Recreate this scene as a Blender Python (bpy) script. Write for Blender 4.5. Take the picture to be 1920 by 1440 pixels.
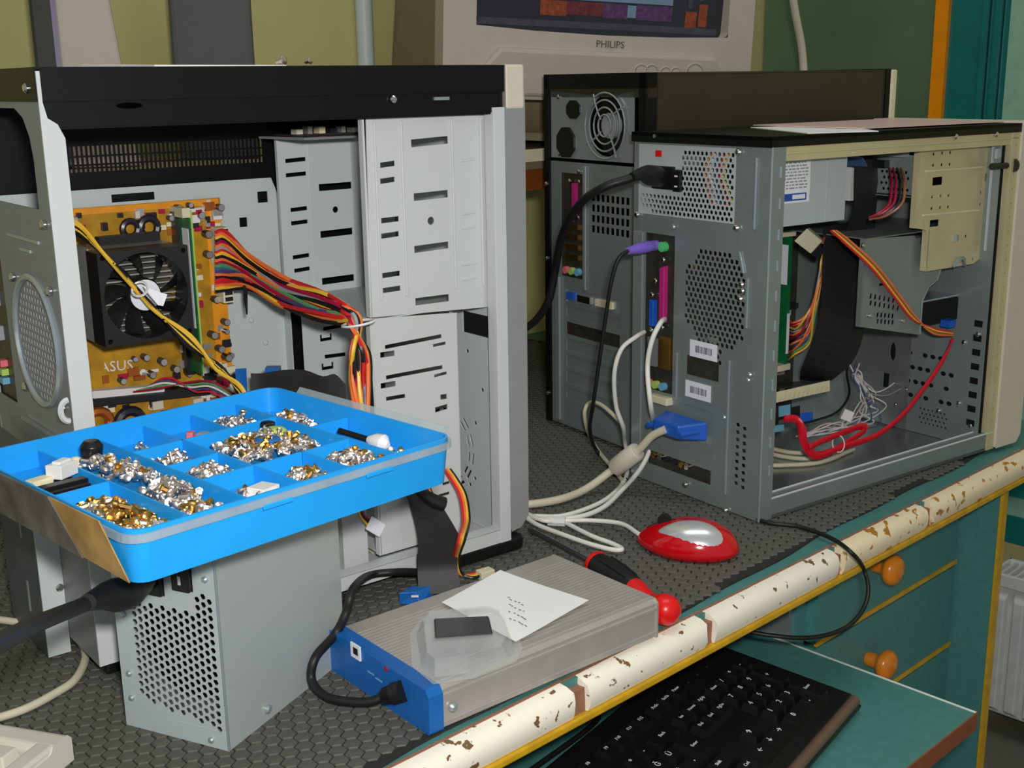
import bpy, bmesh, math, random
from mathutils import Vector, Matrix
from mathutils.geometry import delaunay_2d_cdt
from mathutils.bvhtree import BVHTree
random.seed(7)
for o_ in list(bpy.data.objects): bpy.data.objects.remove(o_, do_unlink=True)
SC = bpy.context.scene
COL = SC.collection
R_ = math.radians

# ---------------------------------------------------------------- camera
CAMH, CF, PITCH, ROLL = 0.4211, 2243.33, 0.2482, -0.0150   # metres, focal length in pixels of a 1920x1440 frame, radians
_r = Vector((1, 0, 0)); _f = Vector((0, math.cos(PITCH), -math.sin(PITCH))); _u = Vector((0, math.sin(PITCH), math.cos(PITCH)))
CR = math.cos(ROLL) * _r + math.sin(ROLL) * _u
CU = -math.sin(ROLL) * _r + math.cos(ROLL) * _u
CO = Vector((0, 0, CAMH))
cd = bpy.data.cameras.new('camera'); cam = bpy.data.objects.new('camera', cd); COL.objects.link(cam)
cd.sensor_width = 36; cd.lens = CF * 36 / 1920; cd.clip_start = 0.02; cd.clip_end = 50
m3 = Matrix((CR, CU, -_f)).transposed()
cam.matrix_world = Matrix.Translation(CO) @ m3.to_4x4()
SC.camera = cam

# ---------------------------------------------------------------- light
w = bpy.data.worlds.new('room_light'); SC.world = w; w.use_nodes = True
w.node_tree.nodes['Background'].inputs[0].default_value = (0.86, 0.93, 1.0, 1)
w.node_tree.nodes['Background'].inputs[1].default_value = 0.26
def area(name, loc, target, sx, sy, power, col):
    l = bpy.data.lights.new(name, 'AREA'); l.shape = 'RECTANGLE'; l.size = sx; l.size_y = sy; l.energy = power; l.color = col
    o = bpy.data.objects.new(name, l); COL.objects.link(o); o.location = loc
    o.rotation_euler = (Vector(target) - Vector(loc)).to_track_quat('-Z', 'Y').to_euler()
    return o
area('flash', (0.035, -0.01, 0.475), (0.05, 1.2, 0.12), 0.05, 0.03, 7.6, (1.0, 0.98, 0.95))
area('ceiling_fill', (0.1, 0.9, 2.35), (0.1, 0.9, 0), 1.4, 0.5, 11, (0.93, 1.0, 0.97))  # unseen overhead source, added for soft ambient light
SC.view_settings.view_transform = 'Standard'; SC.view_settings.look = 'None'; SC.view_settings.gamma = 1
SC.view_settings.use_curve_mapping = False
SC.view_settings.exposure = 0.0

# ---------------------------------------------------------------- measuring helpers: a point of the photograph -> a point in the place
def ray(x, y):
    return CR * ((x - 960) / CF) + CU * (-(y - 720) / CF) + _f
def W(x, y, z=0.0):
    d = ray(x, y); return CO + d * ((z - CAMH) / d.z)
def WD(x, y, depth):
    return CO + ray(x, y) * depth
class Frame:
    def __init__(s, x, y, yaw, z=0.0):
        s.o = Vector((x, y, z)); s.yaw = yaw
        s.ax = [Vector((math.cos(yaw), math.sin(yaw), 0)), Vector((-math.sin(yaw), math.cos(yaw), 0)), Vector((0, 0, 1))]
    def on(s, ax, val, x, y):
        n = s.ax[ax]; d = ray(x, y); t = (s.o + n * val - CO).dot(n) / d.dot(n)
        q = CO + d * t - s.o
        return Vector((q.dot(s.ax[0]), q.dot(s.ax[1]), q.z))
    def at(s, x, y, z):
        q = W(x, y, z) - s.o; return Vector((q.dot(s.ax[0]), q.dot(s.ax[1]), q.z))
    def P(s, u, v=None, z=None):
        if v is None: u, v, z = u
        return s.o + s.ax[0] * u + s.ax[1] * v + s.ax[2] * z
DK = Frame(-0.0814, 0.6757, R_(43.8))       # worktop: u along the front edge, v into the worktop
LC = Frame(-0.3007, 0.7880, R_(38.218))     # left tower: u rear to front, v depth
RC = Frame(0.2374, 1.0940, R_(35.426))      # right tower
FC = Frame(0.1487, 1.3031, R_(32.95))       # tower behind
PS = Frame(-0.1879, 0.6978, R_(65.166))     # loose power supply
TS = 0.92
TR = Frame(-0.2109 * TS, 0.6183 * TS, R_(46.0), CAMH - TS * (CAMH - 0.150))   # tray, seen slightly smaller and nearer
def TRP(u, v=None, z=None):
    if v is None: u, v, z = u
    return TR.P(u * TS, v * TS, z * TS)
EN = Frame(-0.0560, 0.7165, R_(39.6))       # drive enclosure
KB = Frame(0.3108, 0.9931, R_(54.0), -0.145)

# ---------------------------------------------------------------- materials
def lin(c):
    return tuple(((v / 255) / 12.92 if v / 255 <= 0.04045 else ((v / 255 + 0.055) / 1.055) ** 2.4) for v in c)
MATS = {}
def mat(name, rgb, rough=0.5, metal=0.0, var=0.08, scale=40.0, bump=0.0, bscale=200.0, spec=0.5, trans=0.0, alpha=1.0, emit=0.0, coat=0.0, ior=1.45, rvar=0.0):
    m = bpy.data.materials.new(name); m.use_nodes = True
    nt = m.node_tree; b = nt.nodes['Principled BSDF']; L = nt.links.new
    c = lin(rgb)
    b.inputs['Roughness'].default_value = rough; b.inputs['Metallic'].default_value = metal
    b.inputs['Specular IOR Level'].default_value = spec; b.inputs['IOR'].default_value = ior
    b.inputs['Transmission Weight'].default_value = trans; b.inputs['Alpha'].default_value = alpha
    b.inputs['Coat Weight'].default_value = coat
    b.inputs['Base Color'].default_value = (*c, 1)
    tc = None
    if var > 0 or bump > 0 or rvar > 0:
        tc = nt.nodes.new('ShaderNodeTexCoord')
    if var > 0:
        n = nt.nodes.new('ShaderNodeTexNoise'); n.inputs['Scale'].default_value = scale; n.inputs['Detail'].default_value = 5
        L(tc.outputs['Object'], n.inputs['Vector'])
        r = nt.nodes.new('ShaderNodeMapRange'); r.inputs[1].default_value = 0.3; r.inputs[2].default_value = 0.7
        r.inputs[3].default_value = 1 - var; r.inputs[4].default_value = 1 + var
        L(n.outputs['Fac'], r.inputs[0])
        mx = nt.nodes.new('ShaderNodeMix'); mx.data_type = 'RGBA'; mx.blend_type = 'MULTIPLY'; mx.inputs[0].default_value = 1
        mx.inputs[6].default_value = (*c, 1); L(r.outputs[0], mx.inputs[7]); L(mx.outputs[2], b.inputs['Base Color'])
    if rvar > 0:
        n = nt.nodes.new('ShaderNodeTexNoise'); n.inputs['Scale'].default_value = scale * 0.6; L(tc.outputs['Object'], n.inputs['Vector'])
        r = nt.nodes.new('ShaderNodeMapRange'); r.inputs[1].default_value = 0.3; r.inputs[2].default_value = 0.7
        r.inputs[3].default_value = max(0.02, rough - rvar); r.inputs[4].default_value = min(1, rough + rvar)
        L(n.outputs['Fac'], r.inputs[0]); L(r.outputs[0], b.inputs['Roughness'])
    if bump > 0:
        n = nt.nodes.new('ShaderNodeTexNoise'); n.inputs['Scale'].default_value = bscale; n.inputs['Detail'].default_value = 4
        L(tc.outputs['Object'], n.inputs['Vector'])
        bp = nt.nodes.new('ShaderNodeBump'); bp.inputs['Strength'].default_value = bump; bp.inputs['Distance'].default_value = 0.002
        L(n.outputs['Fac'], bp.inputs['Height']); L(bp.outputs[0], b.inputs['Normal'])
    if emit > 0:
        b.inputs['Emission Color'].default_value = (*c, 1); b.inputs['Emission Strength'].default_value = emit
    MATS[name] = m; return m
def chipped(name, base, under, scale, thr):
    m = mat(name, base, 0.35, var=0.05); nt = m.node_tree; b = nt.nodes['Principled BSDF']; L = nt.links.new
    tc = nt.nodes.new('ShaderNodeTexCoord'); n = nt.nodes.new('ShaderNodeTexNoise'); n.inputs['Scale'].default_value = scale; n.inputs['Detail'].default_value = 6
    L(tc.outputs['Object'], n.inputs['Vector'])
    r = nt.nodes.new('ShaderNodeMapRange'); r.inputs[1].default_value = thr; r.inputs[2].default_value = thr + 0.03; L(n.outputs['Fac'], r.inputs[0])
    mx = nt.nodes.new('ShaderNodeMix'); mx.data_type = 'RGBA'; L(r.outputs[0], mx.inputs[0])
    mx.inputs[6].default_value = (*lin(base), 1); mx.inputs[7].default_value = (*lin(under), 1); L(mx.outputs[2], b.inputs['Base Color'])
    return m

mat('teal', (76, 132, 127), 0.45, var=0.07, scale=90, bump=0.08, bscale=400)
mat('teal_dark', (30, 118, 112), 0.25, var=0.1, scale=20, bump=0.05, bscale=60)
mat('green_board', (98, 122, 92), 0.22, var=0.12, scale=5)
mat('pale_green', (150, 196, 172), 0.4)
mat('orange', (252, 150, 8), 0.4)
mat('yellow_edge', (206, 160, 30), 0.4, var=0.18, scale=60)
mat('wood_knob', (226, 132, 30), 0.25, var=0.1, scale=80, coat=0.4)
mat('wood_raw', (150, 106, 82), 0.7, var=0.15, scale=120)
mat('wood_dark', (140, 78, 48), 0.5, var=0.15, scale=60)
chipped('edge_paint', (246, 238, 220), (120, 90, 60), 110, 0.64)
chipped('edge_paint_worn', (244, 226, 190), (176, 118, 44), 90, 0.59)
mat('steel_shaded', (92, 94, 96), 0.5, metal=0.1, var=0.12, scale=30)
mat('white_strip', (236, 236, 232), 0.4)
mat('wall_yellow', (196, 191, 128), 0.85, var=0.04, scale=6, bump=0.05, bscale=80)
mat('wall_cream', (222, 214, 150), 0.8)
mat('floor_tile', (120, 116, 106), 0.5, var=0.12, scale=5)
mat('ceiling_white', (220, 220, 214), 0.9)
mat('radiator', (226, 226, 222), 0.35)
mat('rubber', (90, 89, 82), 0.72, var=0.12, scale=150, bump=0.2, bscale=900)
mat('rubber_base', (44, 42, 40), 0.85, var=0.1)
mat('case_grey', (196, 204, 202), 0.42, var=0.02, scale=10, spec=0.4)
mat('case_grey_light', (201, 205, 203), 0.45, var=0.02, scale=10, spec=0.4)
mat('steel', (140, 150, 148), 0.42, metal=0.4, var=0.08, scale=14, rvar=0.08)
mat('steel_rear', (136, 138, 138), 0.45, metal=0.08, var=0.06, scale=14)
mat('steel_light', (176, 186, 190), 0.3, metal=0.6, var=0.06, scale=20)
mat('zinc_yellow', (204, 194, 152), 0.4, metal=0.2, var=0.08, scale=18)
mat('chrome', (225, 222, 215), 0.18, metal=1.0, var=0)
mat('brass', (216, 172, 100), 0.32, metal=1.0, var=0.1, scale=300)
mat('screw_silver', (232, 222, 216), 0.32, metal=1.0, var=0.08, scale=300)
mat('black_paint', (17, 17, 16), 0.4, var=0.1, scale=20, spec=0.3)
mat('steel_floor', (168, 172, 170), 0.24, metal=0.75, var=0.06, scale=14, rvar=0.05)
mat('black_plastic', (22, 22, 22), 0.35, var=0.05)
mat('black_rubber', (24, 23, 22), 0.5, var=0.05)
mat('black_brown', (54, 50, 36), 0.5, var=0.08, scale=12)
mat('hole_black', (8, 8, 8), 0.9, var=0)
mat('ribbon_black', (38, 36, 35), 0.55, var=0.08, scale=50)
mat('bezel_silver', (150, 150, 150), 0.38, var=0.03, metal=0.1)
mat('beige', (212, 202, 184), 0.5, var=0.03)
mat('beige_warm', (196, 186, 150), 0.5, var=0.03)
mat('beige_kb', (214, 212, 198), 0.45, var=0.03)
mat('ivory', (222, 214, 180), 0.5, var=0.05)
mat('cable_white', (232, 230, 222), 0.45, var=0.03)
mat('cable_beige', (206, 198, 172), 0.5, var=0.04)
mat('psu_grey', (186, 196, 196), 0.42, metal=0.15, var=0.025, scale=12)
mat('psu_grey_dark', (178, 186, 183), 0.42, metal=0.2, var=0.025, scale=12)
mat('tray_blue', (34, 156, 232), 0.3, var=0.04, scale=30, spec=0.4)
mat('clear_plastic', (176, 190, 194), 0.25, var=0.1, alpha=0.45)
mat('blister', (232, 234, 232), 0.04, var=0, alpha=0.2, spec=1.0)
mat('tape_brown', (164, 128, 68), 0.3, var=0.35, scale=40)
mat('tape_dirty', (96, 92, 82), 0.4, var=0.4, scale=50)
mat('pcb_gold', (176, 130, 28), 0.4, var=0.3, scale=70)
mat('pcb_orange', (232, 150, 34), 0.4, var=0.15, scale=60)
mat('pcb_green', (20, 104, 58), 0.35, var=0.2, scale=90)
mat('pcb_dark', (52, 50, 42), 0.4, var=0.3, scale=90)
mat('heatsink', (178, 180, 172), 0.4, metal=0.3, var=0.1, scale=60)
mat('fan_black', (34, 34, 35), 0.4, var=0.08)
mat('paper', (240, 240, 236), 0.8, var=0.02)
mat('ink', (84, 84, 90), 0.8, var=0)
mat('label_white', (232, 234, 240), 0.5, var=0.02)
mat('label_blue', (36, 82, 168), 0.45, var=0.05)
mat('enc_blue', (28, 100, 176), 0.35, var=0.06, scale=50)
mat('enc_alu', (188, 182, 176), 0.42, metal=0.45, var=0.05, scale=60)
mat('red_gloss', (196, 10, 22), 0.14, var=0.03, coat=0.6)
mat('red_plain', (220, 22, 22), 0.3, var=0.03)
mat('red_cable', (216, 22, 44), 0.35, var=0.05)
mat('mouse_silver', (206, 208, 206), 0.24, metal=0.5, var=0.02)
mat('purple', (140, 112, 220), 0.45, var=0.05)
mat('mint', (90, 200, 120), 0.45, var=0.03)
mat('vga_blue', (36, 92, 190), 0.4, var=0.08, scale=60)
mat('magenta', (186, 40, 120), 0.45)
mat('pink', (226, 110, 120), 0.45)
mat('lime', (170, 200, 100), 0.45)
mat('sky', (110, 170, 200), 0.45)
mat('copper', (196, 110, 50), 0.35, metal=0.6)
mat('cap_dark', (40, 36, 46), 0.3)
mat('cap_top', (214, 210, 208), 0.25, metal=0.7, var=0)
mat('smoke', (58, 60, 62), 0.2, var=0.1)
mat('crt_beige', (184, 174, 160), 0.55, var=0.02)
mat('crt_side', (134, 120, 92), 0.6, var=0.04)
mat('dark_grey', (78, 78, 78), 0.6, var=0.04)
mat('pole_dark', (46, 46, 40), 0.6)
mat('kb_lip', (104, 82, 70), 0.3, var=0.05)  # brown reflection on the black keyboard's lip, put into its colour
mat('screen_dark', (34, 34, 38), 0.12, var=0.1, scale=10, emit=0.35)
mat('screen_blue', (92, 112, 128), 0.2, var=0.1, emit=0.3)
mat('screen_red', (84, 36, 38), 0.2, var=0.6, scale=160, emit=0.3)
mat('screen_violet', (70, 44, 76), 0.2, var=0.6, scale=160, emit=0.3)
mat('screen_orange', (112, 52, 28), 0.2, var=0.6, scale=160, emit=0.3)
mat('screen_bar', (52, 54, 58), 0.2, var=0.3, scale=80, emit=0.3)
for nm, c in dict(w_red=(206, 40, 48), w_orange=(240, 120, 60), w_yellow=(236, 190, 60), w_black=(26, 26, 28), w_crimson=(170, 20, 60), w_green=(90, 150, 96), w_white=(226, 224, 222), w_blue=(70, 96, 140), w_violet=(84, 66, 112), w_grey=(150, 154, 158), w_brown=(150, 90, 60), w_pink=(224, 190, 186)).items():
    mat(nm, c, 0.4, var=0.04)

# ---------------------------------------------------------------- mesh helpers
class MB:
    def __init__(s): s.v = []; s.f = []
    def add(s, vs, fs):
        n = len(s.v); s.v += [tuple(p) for p in vs]; s.f += [tuple(i + n for i in q) for q in fs]; return s
    def box(s, x0, x1, y0, y1, z0, z1):
        return s.add([(x0, y0, z0), (x1, y0, z0), (x1, y1, z0), (x0, y1, z0), (x0, y0, z1), (x1, y0, z1), (x1, y1, z1), (x0, y1, z1)],
                     [(0, 3, 2, 1), (4, 5, 6, 7), (0, 1, 5, 4), (1, 2, 6, 5), (2, 3, 7, 6), (3, 0, 4, 7)])
    def cbox(s, c, sx, sy, sz, M=None):
        vs = [Vector((a * sx / 2, b * sy / 2, d * sz / 2)) for d in (-1, 1) for a, b in ((-1, -1), (1, -1), (1, 1), (-1, 1))]
        if M is not None: vs = [M @ p for p in vs]
        return s.add([Vector(c) + p for p in vs], [(0, 3, 2, 1), (4, 5, 6, 7), (0, 1, 5, 4), (1, 2, 6, 5), (2, 3, 7, 6), (3, 0, 4, 7)])
    def hexa(s, b, t):      # bottom 4 points, top 4 points
        return s.add(list(b) + list(t), [(0, 3, 2, 1), (4, 5, 6, 7), (0, 1, 5, 4), (1, 2, 6, 5), (2, 3, 7, 6), (3, 0, 4, 7)])
    def cyl(s, p0, p1, r0, n=12, r1=None, cap=True):
        p0, p1 = Vector(p0), Vector(p1); r1 = r0 if r1 is None else r1
        d = (p1 - p0).normalized(); a = d.orthogonal().normalized(); b = d.cross(a)
        vs = [p0 + (a * math.cos(2 * math.pi * i / n) + b * math.sin(2 * math.pi * i / n)) * r0 for i in range(n)]
        vs += [p1 + (a * math.cos(2 * math.pi * i / n) + b * math.sin(2 * math.pi * i / n)) * r1 for i in range(n)]
        fs = [(i, (i + 1) % n, n + (i + 1) % n, n + i) for i in range(n)]
        if cap: fs += [tuple(range(n - 1, -1, -1)), tuple(range(n, 2 * n))]
        return s.add(vs, fs)
    def lathe(s, p0, axis, prof, n=20):     # prof: (distance along axis, radius)
        p0 = Vector(p0); d = Vector(axis).normalized(); a = d.orthogonal().normalized(); b = d.cross(a)
        vs = []; fs = []; k = len(prof)
        for h, r in prof:
            vs += [p0 + d * h + (a * math.cos(2 * math.pi * i / n) + b * math.sin(2 * math.pi * i / n)) * max(r, 1e-5) for i in range(n)]
        for j in range(k - 1):
            fs += [(j * n + i, j * n + (i + 1) % n, (j + 1) * n + (i + 1) % n, (j + 1) * n + i) for i in range(n)]
        fs += [tuple(range(n - 1, -1, -1)), tuple(range((k - 1) * n, k * n))]
        return s.add(vs, fs)
    def tube(s, pts, r, n=8, flat=None, up=None):
        pts = [Vector(p) for p in pts]; k = len(pts); vs = []; fs = []; a = None
        for i, p in enumerate(pts):
            d = (pts[min(i + 1, k - 1)] - pts[max(i - 1, 0)])
            d = d.normalized() if d.length > 1e-9 else Vector((0, 0, 1))
            if up is not None: a = Vector(up) - d * Vector(up).dot(d)
            elif a is None: a = d.orthogonal()
            else: a = a - d * a.dot(d)
            a = a.normalized() if a.length > 1e-6 else d.orthogonal().normalized()
            b = d.cross(a); rr = r[i] if isinstance(r, (list, tuple)) else r; r2 = rr if flat is None else flat
            vs += [p + a * math.cos(2 * math.pi * j / n) * rr + b * math.sin(2 * math.pi * j / n) * r2 for j in range(n)]
        for i in range(k - 1):
            fs += [(i * n + j, i * n + (j + 1) % n, (i + 1) * n + (j + 1) % n, (i + 1) * n + j) for j in range(n)]
        fs += [tuple(range(n - 1, -1, -1)), tuple(range((k - 1) * n, k * n))]
        return s.add(vs, fs)
    def ball(s, c, r, n=14, m=9, sc=(1, 1, 1)):
        c = Vector(c); vs = []; fs = []
        for j in range(m + 1):
            th = math.pi * j / m
            for i in range(n):
                ph = 2 * math.pi * i / n
                vs.append(c + Vector((math.sin(th) * math.cos(ph) * r * sc[0], math.sin(th) * math.sin(ph) * r * sc[1], math.cos(th) * r * sc[2])))
        for j in range(m):
            fs += [(j * n + i, (j + 1) * n + i, (j + 1) * n + (i + 1) % n, j * n + (i + 1) % n) for i in range(n)]
        return s.add(vs, fs)
    def strip(s, rows, th):     # rows of (left, right) points -> ribbon with thickness
        vs = []; fs = []; k = len(rows)
        for i, (a, b) in enumerate(rows):
            a, b = Vector(a), Vector(b)
            i0, i1 = max(i - 1, 0), min(i + 1, k - 1)
            d = (Vector(rows[i1][0]) + Vector(rows[i1][1]) - Vector(rows[i0][0]) - Vector(rows[i0][1]))
            nrm = d.cross(b - a); nrm = nrm.normalized() * th / 2 if nrm.length > 1e-9 else Vector((0, 0, th / 2))
            vs += [a - nrm, b - nrm, b + nrm, a + nrm]
        for i in range(k - 1):
            for j in range(4):
                fs.append((i * 4 + j, i * 4 + (j + 1) % 4, (i + 1) * 4 + (j + 1) % 4, (i + 1) * 4 + j))
        fs += [(3, 2, 1, 0), tuple(range((k - 1) * 4, k * 4))]
        return s.add(vs, fs)
    def plate(s, outer, holes, th, T):      # flat sheet with real holes; T(a, b, c) -> point, c = 0..th
        def ccw(l):
            l = [(p[0], p[1]) for p in l]; ar = sum(l[i][0] * l[(i + 1) % len(l)][1] - l[(i + 1) % len(l)][0] * l[i][1] for i in range(len(l)))
            return l if ar > 0 else l[::-1]
        outer = ccw(outer); holes = [ccw(h) for h in holes]
        vs = [Vector(p) for p in outer]; faces = [list(range(len(outer)))]
        for h in holes:
            n = len(vs); vs += [Vector(p) for p in h]; faces.append(list(range(n, n + len(h))))
        if holes:
            rv, re, rf, ov, oe, of = delaunay_2d_cdt(vs, [], faces, 0, 1e-7)
            keep = [f for f, o in zip(rf, of) if 0 in o and len(o) == 1]
        else:
            rv, keep = vs, [tuple(faces[0])]
        s.add([T(p[0], p[1], 0) for p in rv], [tuple(reversed(f)) for f in keep])
        s.add([T(p[0], p[1], th) for p in rv], [tuple(f) for f in keep])
        for lp in [outer] + list(holes):
            n = len(lp)
            s.add([T(p[0], p[1], 0) for p in lp] + [T(p[0], p[1], th) for p in lp], [(i, (i + 1) % n, n + (i + 1) % n, n + i) for i in range(n)])
        return s
def rect(a0, a1, b0, b1): return [(a0, b0), (a1, b0), (a1, b1), (a0, b1)]
def ngon(a, b, r, n=6, ph=0.0, sy=1.0): return [(a + r * math.cos(ph + 2 * math.pi * i / n), b + r * sy * math.sin(ph + 2 * math.pi * i / n)) for i in range(n)]
def lattice(a0, a1, b0, b1, p, r, test=None, n=6):
    out = []; row = 0; b = b0
    while b <= b1 + 1e-9:
        a = a0 + (p / 2 if row % 2 else 0)
        while a <= a1 + 1e-9:
            if test is None or test(a, b): out.append(ngon(a, b, r, n, math.pi / 6))
            a += p
        b += p * 0.866; row += 1
    return out
def mesh(name, mb, m, smooth=0):
    me = bpy.data.meshes.new(name); me.from_pydata(mb.v, [], mb.f); me.validate(verbose=False)
    bm = bmesh.new(); bm.from_mesh(me); bmesh.ops.recalc_face_normals(bm, faces=bm.faces); bm.to_mesh(me); bm.free()
    if m: me.materials.append(MATS[m] if isinstance(m, str) else m)
    if smooth:
        me.shade_smooth(); me.set_sharp_from_angle(angle=R_(smooth))
    return me
def link(name, me, parent=None, bevel=0.0, seg=2):
    o = bpy.data.objects.new(name, me); COL.objects.link(o); o.parent = parent
    if bevel > 0:
        b = o.modifiers.new('bevel', 'BEVEL'); b.width = bevel; b.segments = seg; b.limit_method = 'ANGLE'; b.angle_limit = R_(40)
    return o
def part(name, mb, m, parent, smooth=0, bevel=0.0, label=None):
    o = link(name, mesh(name, mb, m, smooth), parent, bevel)
    if label: o['label'] = label
    return o
def tag(o, label=None, cat=None, group=None, kind=None):
    if label: o['label'] = label
    if cat: o['category'] = cat
    if group: o['group'] = group
    if kind: o['kind'] = kind
    return o
def thing(name, label, cat, fr=None, loc=(0, 0, 0), rz=0.0, group=None):
    o = bpy.data.objects.new(name, None); COL.objects.link(o); o.empty_display_size = 0.02
    if fr is not None: o.location = fr.o; o.rotation_euler = (0, 0, fr.yaw)
    else: o.location = loc; o.rotation_euler = (0, 0, rz)
    return tag(o, label, cat, group)
def single(name, mb, m, label, cat, group=None, smooth=0, bevel=0.0):      # a thing that is one mesh, world coordinates
    xs = [p[0] for p in mb.v]; ys = [p[1] for p in mb.v]; zs = [p[2] for p in mb.v]
    c = Vector(((min(xs) + max(xs)) / 2, (min(ys) + max(ys)) / 2, min(zs)))
    mb.v = [tuple(Vector(p) - c) for p in mb.v]
    o = link(name, mesh(name, mb, m, smooth), None, bevel); o.location = c
    return tag(o, label, cat, group)
def struct(name, mb, m, parent=None, smooth=0):
    o = link(name, mesh(name, mb, m, smooth), parent)
    if parent is None: o['kind'] = 'structure'
    return o
def spline(pts, k=8):
    pts = [Vector(p) for p in pts]; out = []
    P = [pts[0] * 2 - pts[1]] + pts + [pts[-1] * 2 - pts[-2]]
    for i in range(1, len(P) - 2):
        for j in range(k):
            t = j / k; a, b, c, d = P[i - 1], P[i], P[i + 1], P[i + 2]
            out.append(0.5 * ((2 * b) + (c - a) * t + (2 * a - 5 * b + 4 * c - d) * t * t + (3 * b - a - 3 * c + d) * t ** 3))
    out.append(pts[-1]); return out
def text_mesh(s, size, m, ex=0.0002):
    cu = bpy.data.curves.new('lettering', 'FONT'); cu.body = s; cu.size = size; cu.extrude = ex; cu.align_x = 'CENTER'; cu.align_y = 'CENTER'; cu.resolution_u = 2
    o = bpy.data.objects.new('lettering', cu); COL.objects.link(o)
    dg = bpy.context.evaluated_depsgraph_get(); me = bpy.data.meshes.new_from_object(o.evaluated_get(dg))
    bpy.data.objects.remove(o); bpy.data.curves.remove(cu)
    me.materials.clear(); me.materials.append(MATS[m]); return me
def lettering(name, s, size, m, parent, loc, X, Y):     # X, Y: directions of writing and of letter height
    o = link(name, text_mesh(s, size, m), parent); X = Vector(X).normalized(); Y = Vector(Y).normalized()
    o.matrix_local = Matrix.Translation(loc) @ Matrix((X, Y, X.cross(Y))).transposed().to_4x4()
    return o
def screws(parent, pts, nrm, r=0.0032, m='chrome', name='screw'):
    nrm = Vector(nrm); me = mesh(name, MB().lathe((0, 0, 0), nrm, [(0, r), (r * 0.5, r), (r * 0.9, r * 0.6)], 10), m, 40)
    for p in pts:
        o = link(name, me, parent); o.location = p

# ================================================================ SETTING
FZ = -0.75
def quadbox(fr, u0, u1, v0, v1, z0, z1):
    mb = MB(); b = [fr.P(u, v, z0) for u, v in ((u0, v0), (u1, v0), (u1, v1), (u0, v1))]; t = [p + Vector((0, 0, z1 - z0)) for p in b]
    return mb.hexa(b, t)
struct('floor', quadbox(DK, -2.0, 1.75, -2.2, 0.95, FZ - 0.03, FZ), 'floor_tile')
struct('wall_back', quadbox(DK, -2.0, 1.75, 0.90, 0.96, FZ, 2.5), 'wall_yellow')
struct('wall_right', quadbox(DK, 1.70, 1.76, -2.2, 0.90, FZ, 2.5), 'wall_cream')
tw = struct('door_1', quadbox(DK, 1.685, 1.70, 0.531, 0.895, FZ, 2.1), 'green_board')
struct('door_panel', quadbox(DK, 1.680, 1.686, 0.60, 0.66, 0.0, 0.418), 'green_board', tw)
struct('trim_1', quadbox(DK, 1.675, 1.70, 0.505, 0.530, FZ, 2.15), 'orange')
struct('trim_2', quadbox(DK, 1.685, 1.70, 0.440, 0.505, -0.25, 2.15), 'teal_dark')
mould = MB()
for k, (t0, t1, d) in enumerate([(0.430, 0.440, 0.03), (0.418, 0.428, 0.022), (0.406, 0.416, 0.034), (0.392, 0.404, 0.024)]):
    b = [DK.P(1.70 - d, t0, -0.25), DK.P(1.70, t0, -0.25), DK.P(1.70, t1, -0.25), DK.P(1.70 - d, t1, -0.25)]
    mould.hexa(b, [p + Vector((0, 0, 2.4)) for p in b])
struct('trim_3', mould, 'teal_dark')
struct('trim_4', quadbox(DK, 1.672, 1.70, 0.30, 0.392, -0.25, 2.15), 'pale_green')
struct('trim_5', quadbox(DK, 1.66, 1.70, -1.2, 0.505, -0.322, -0.25), 'teal_dark')
struct('trim_6', quadbox(DK, 1.675, 1.70, -1.2, 0.505, -0.363, -0.322), 'pale_green')
struct('trim_7', quadbox(DK, 1.67, 1.70, -1.2, 0.505, -0.414, -0.363), 'teal_dark')

# radiator under the striped wall
ra = thing('radiator', 'white ridged panel radiator under the striped wall at the right', 'radiator', DK)
part('panel', MB().box(1.565, 1.625, -0.80, 0.290, -0.70, -0.440), 'radiator', ra, bevel=0.004)
fin = mesh('fin', MB().hexa([(1.553, 0, -0.685), (1.565, -0.004, -0.695), (1.565, 0.022, -0.695), (1.553, 0.018, -0.685)], [(1.553, 0, -0.475), (1.565, -0.004, -0.462), (1.565, 0.022, -0.462), (1.553, 0.018, -0.475)]), 'radiator')
for k in range(31):
    o = link('fin', fin, ra, 0.002); o.location = (0, 0.262 - 0.034 * k, 0)
part('top_rim', MB().box(1.552, 1.560, -0.80, 0.292, -0.452, -0.428).box(1.626, 1.636, -0.80, 0.292, -0.452, -0.428).box(1.552, 1.636, 0.286, 0.292, -0.70, -0.428), 'radiator', ra, bevel=0.002)
slat = mesh('grille_slat', MB().box(1.558, 1.630, 0, 0.005, -0.436, -0.429), 'radiator')
for k in range(60):
    o = link('grille_slat', slat, ra); o.location = (0, 0.272 - 0.013 * k, 0)
part('foot', MB().box(1.58, 1.61, 0.18, 0.21, FZ, -0.70).box(1.58, 1.61, -0.72, -0.69, FZ, -0.70), 'radiator', ra)

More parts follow.
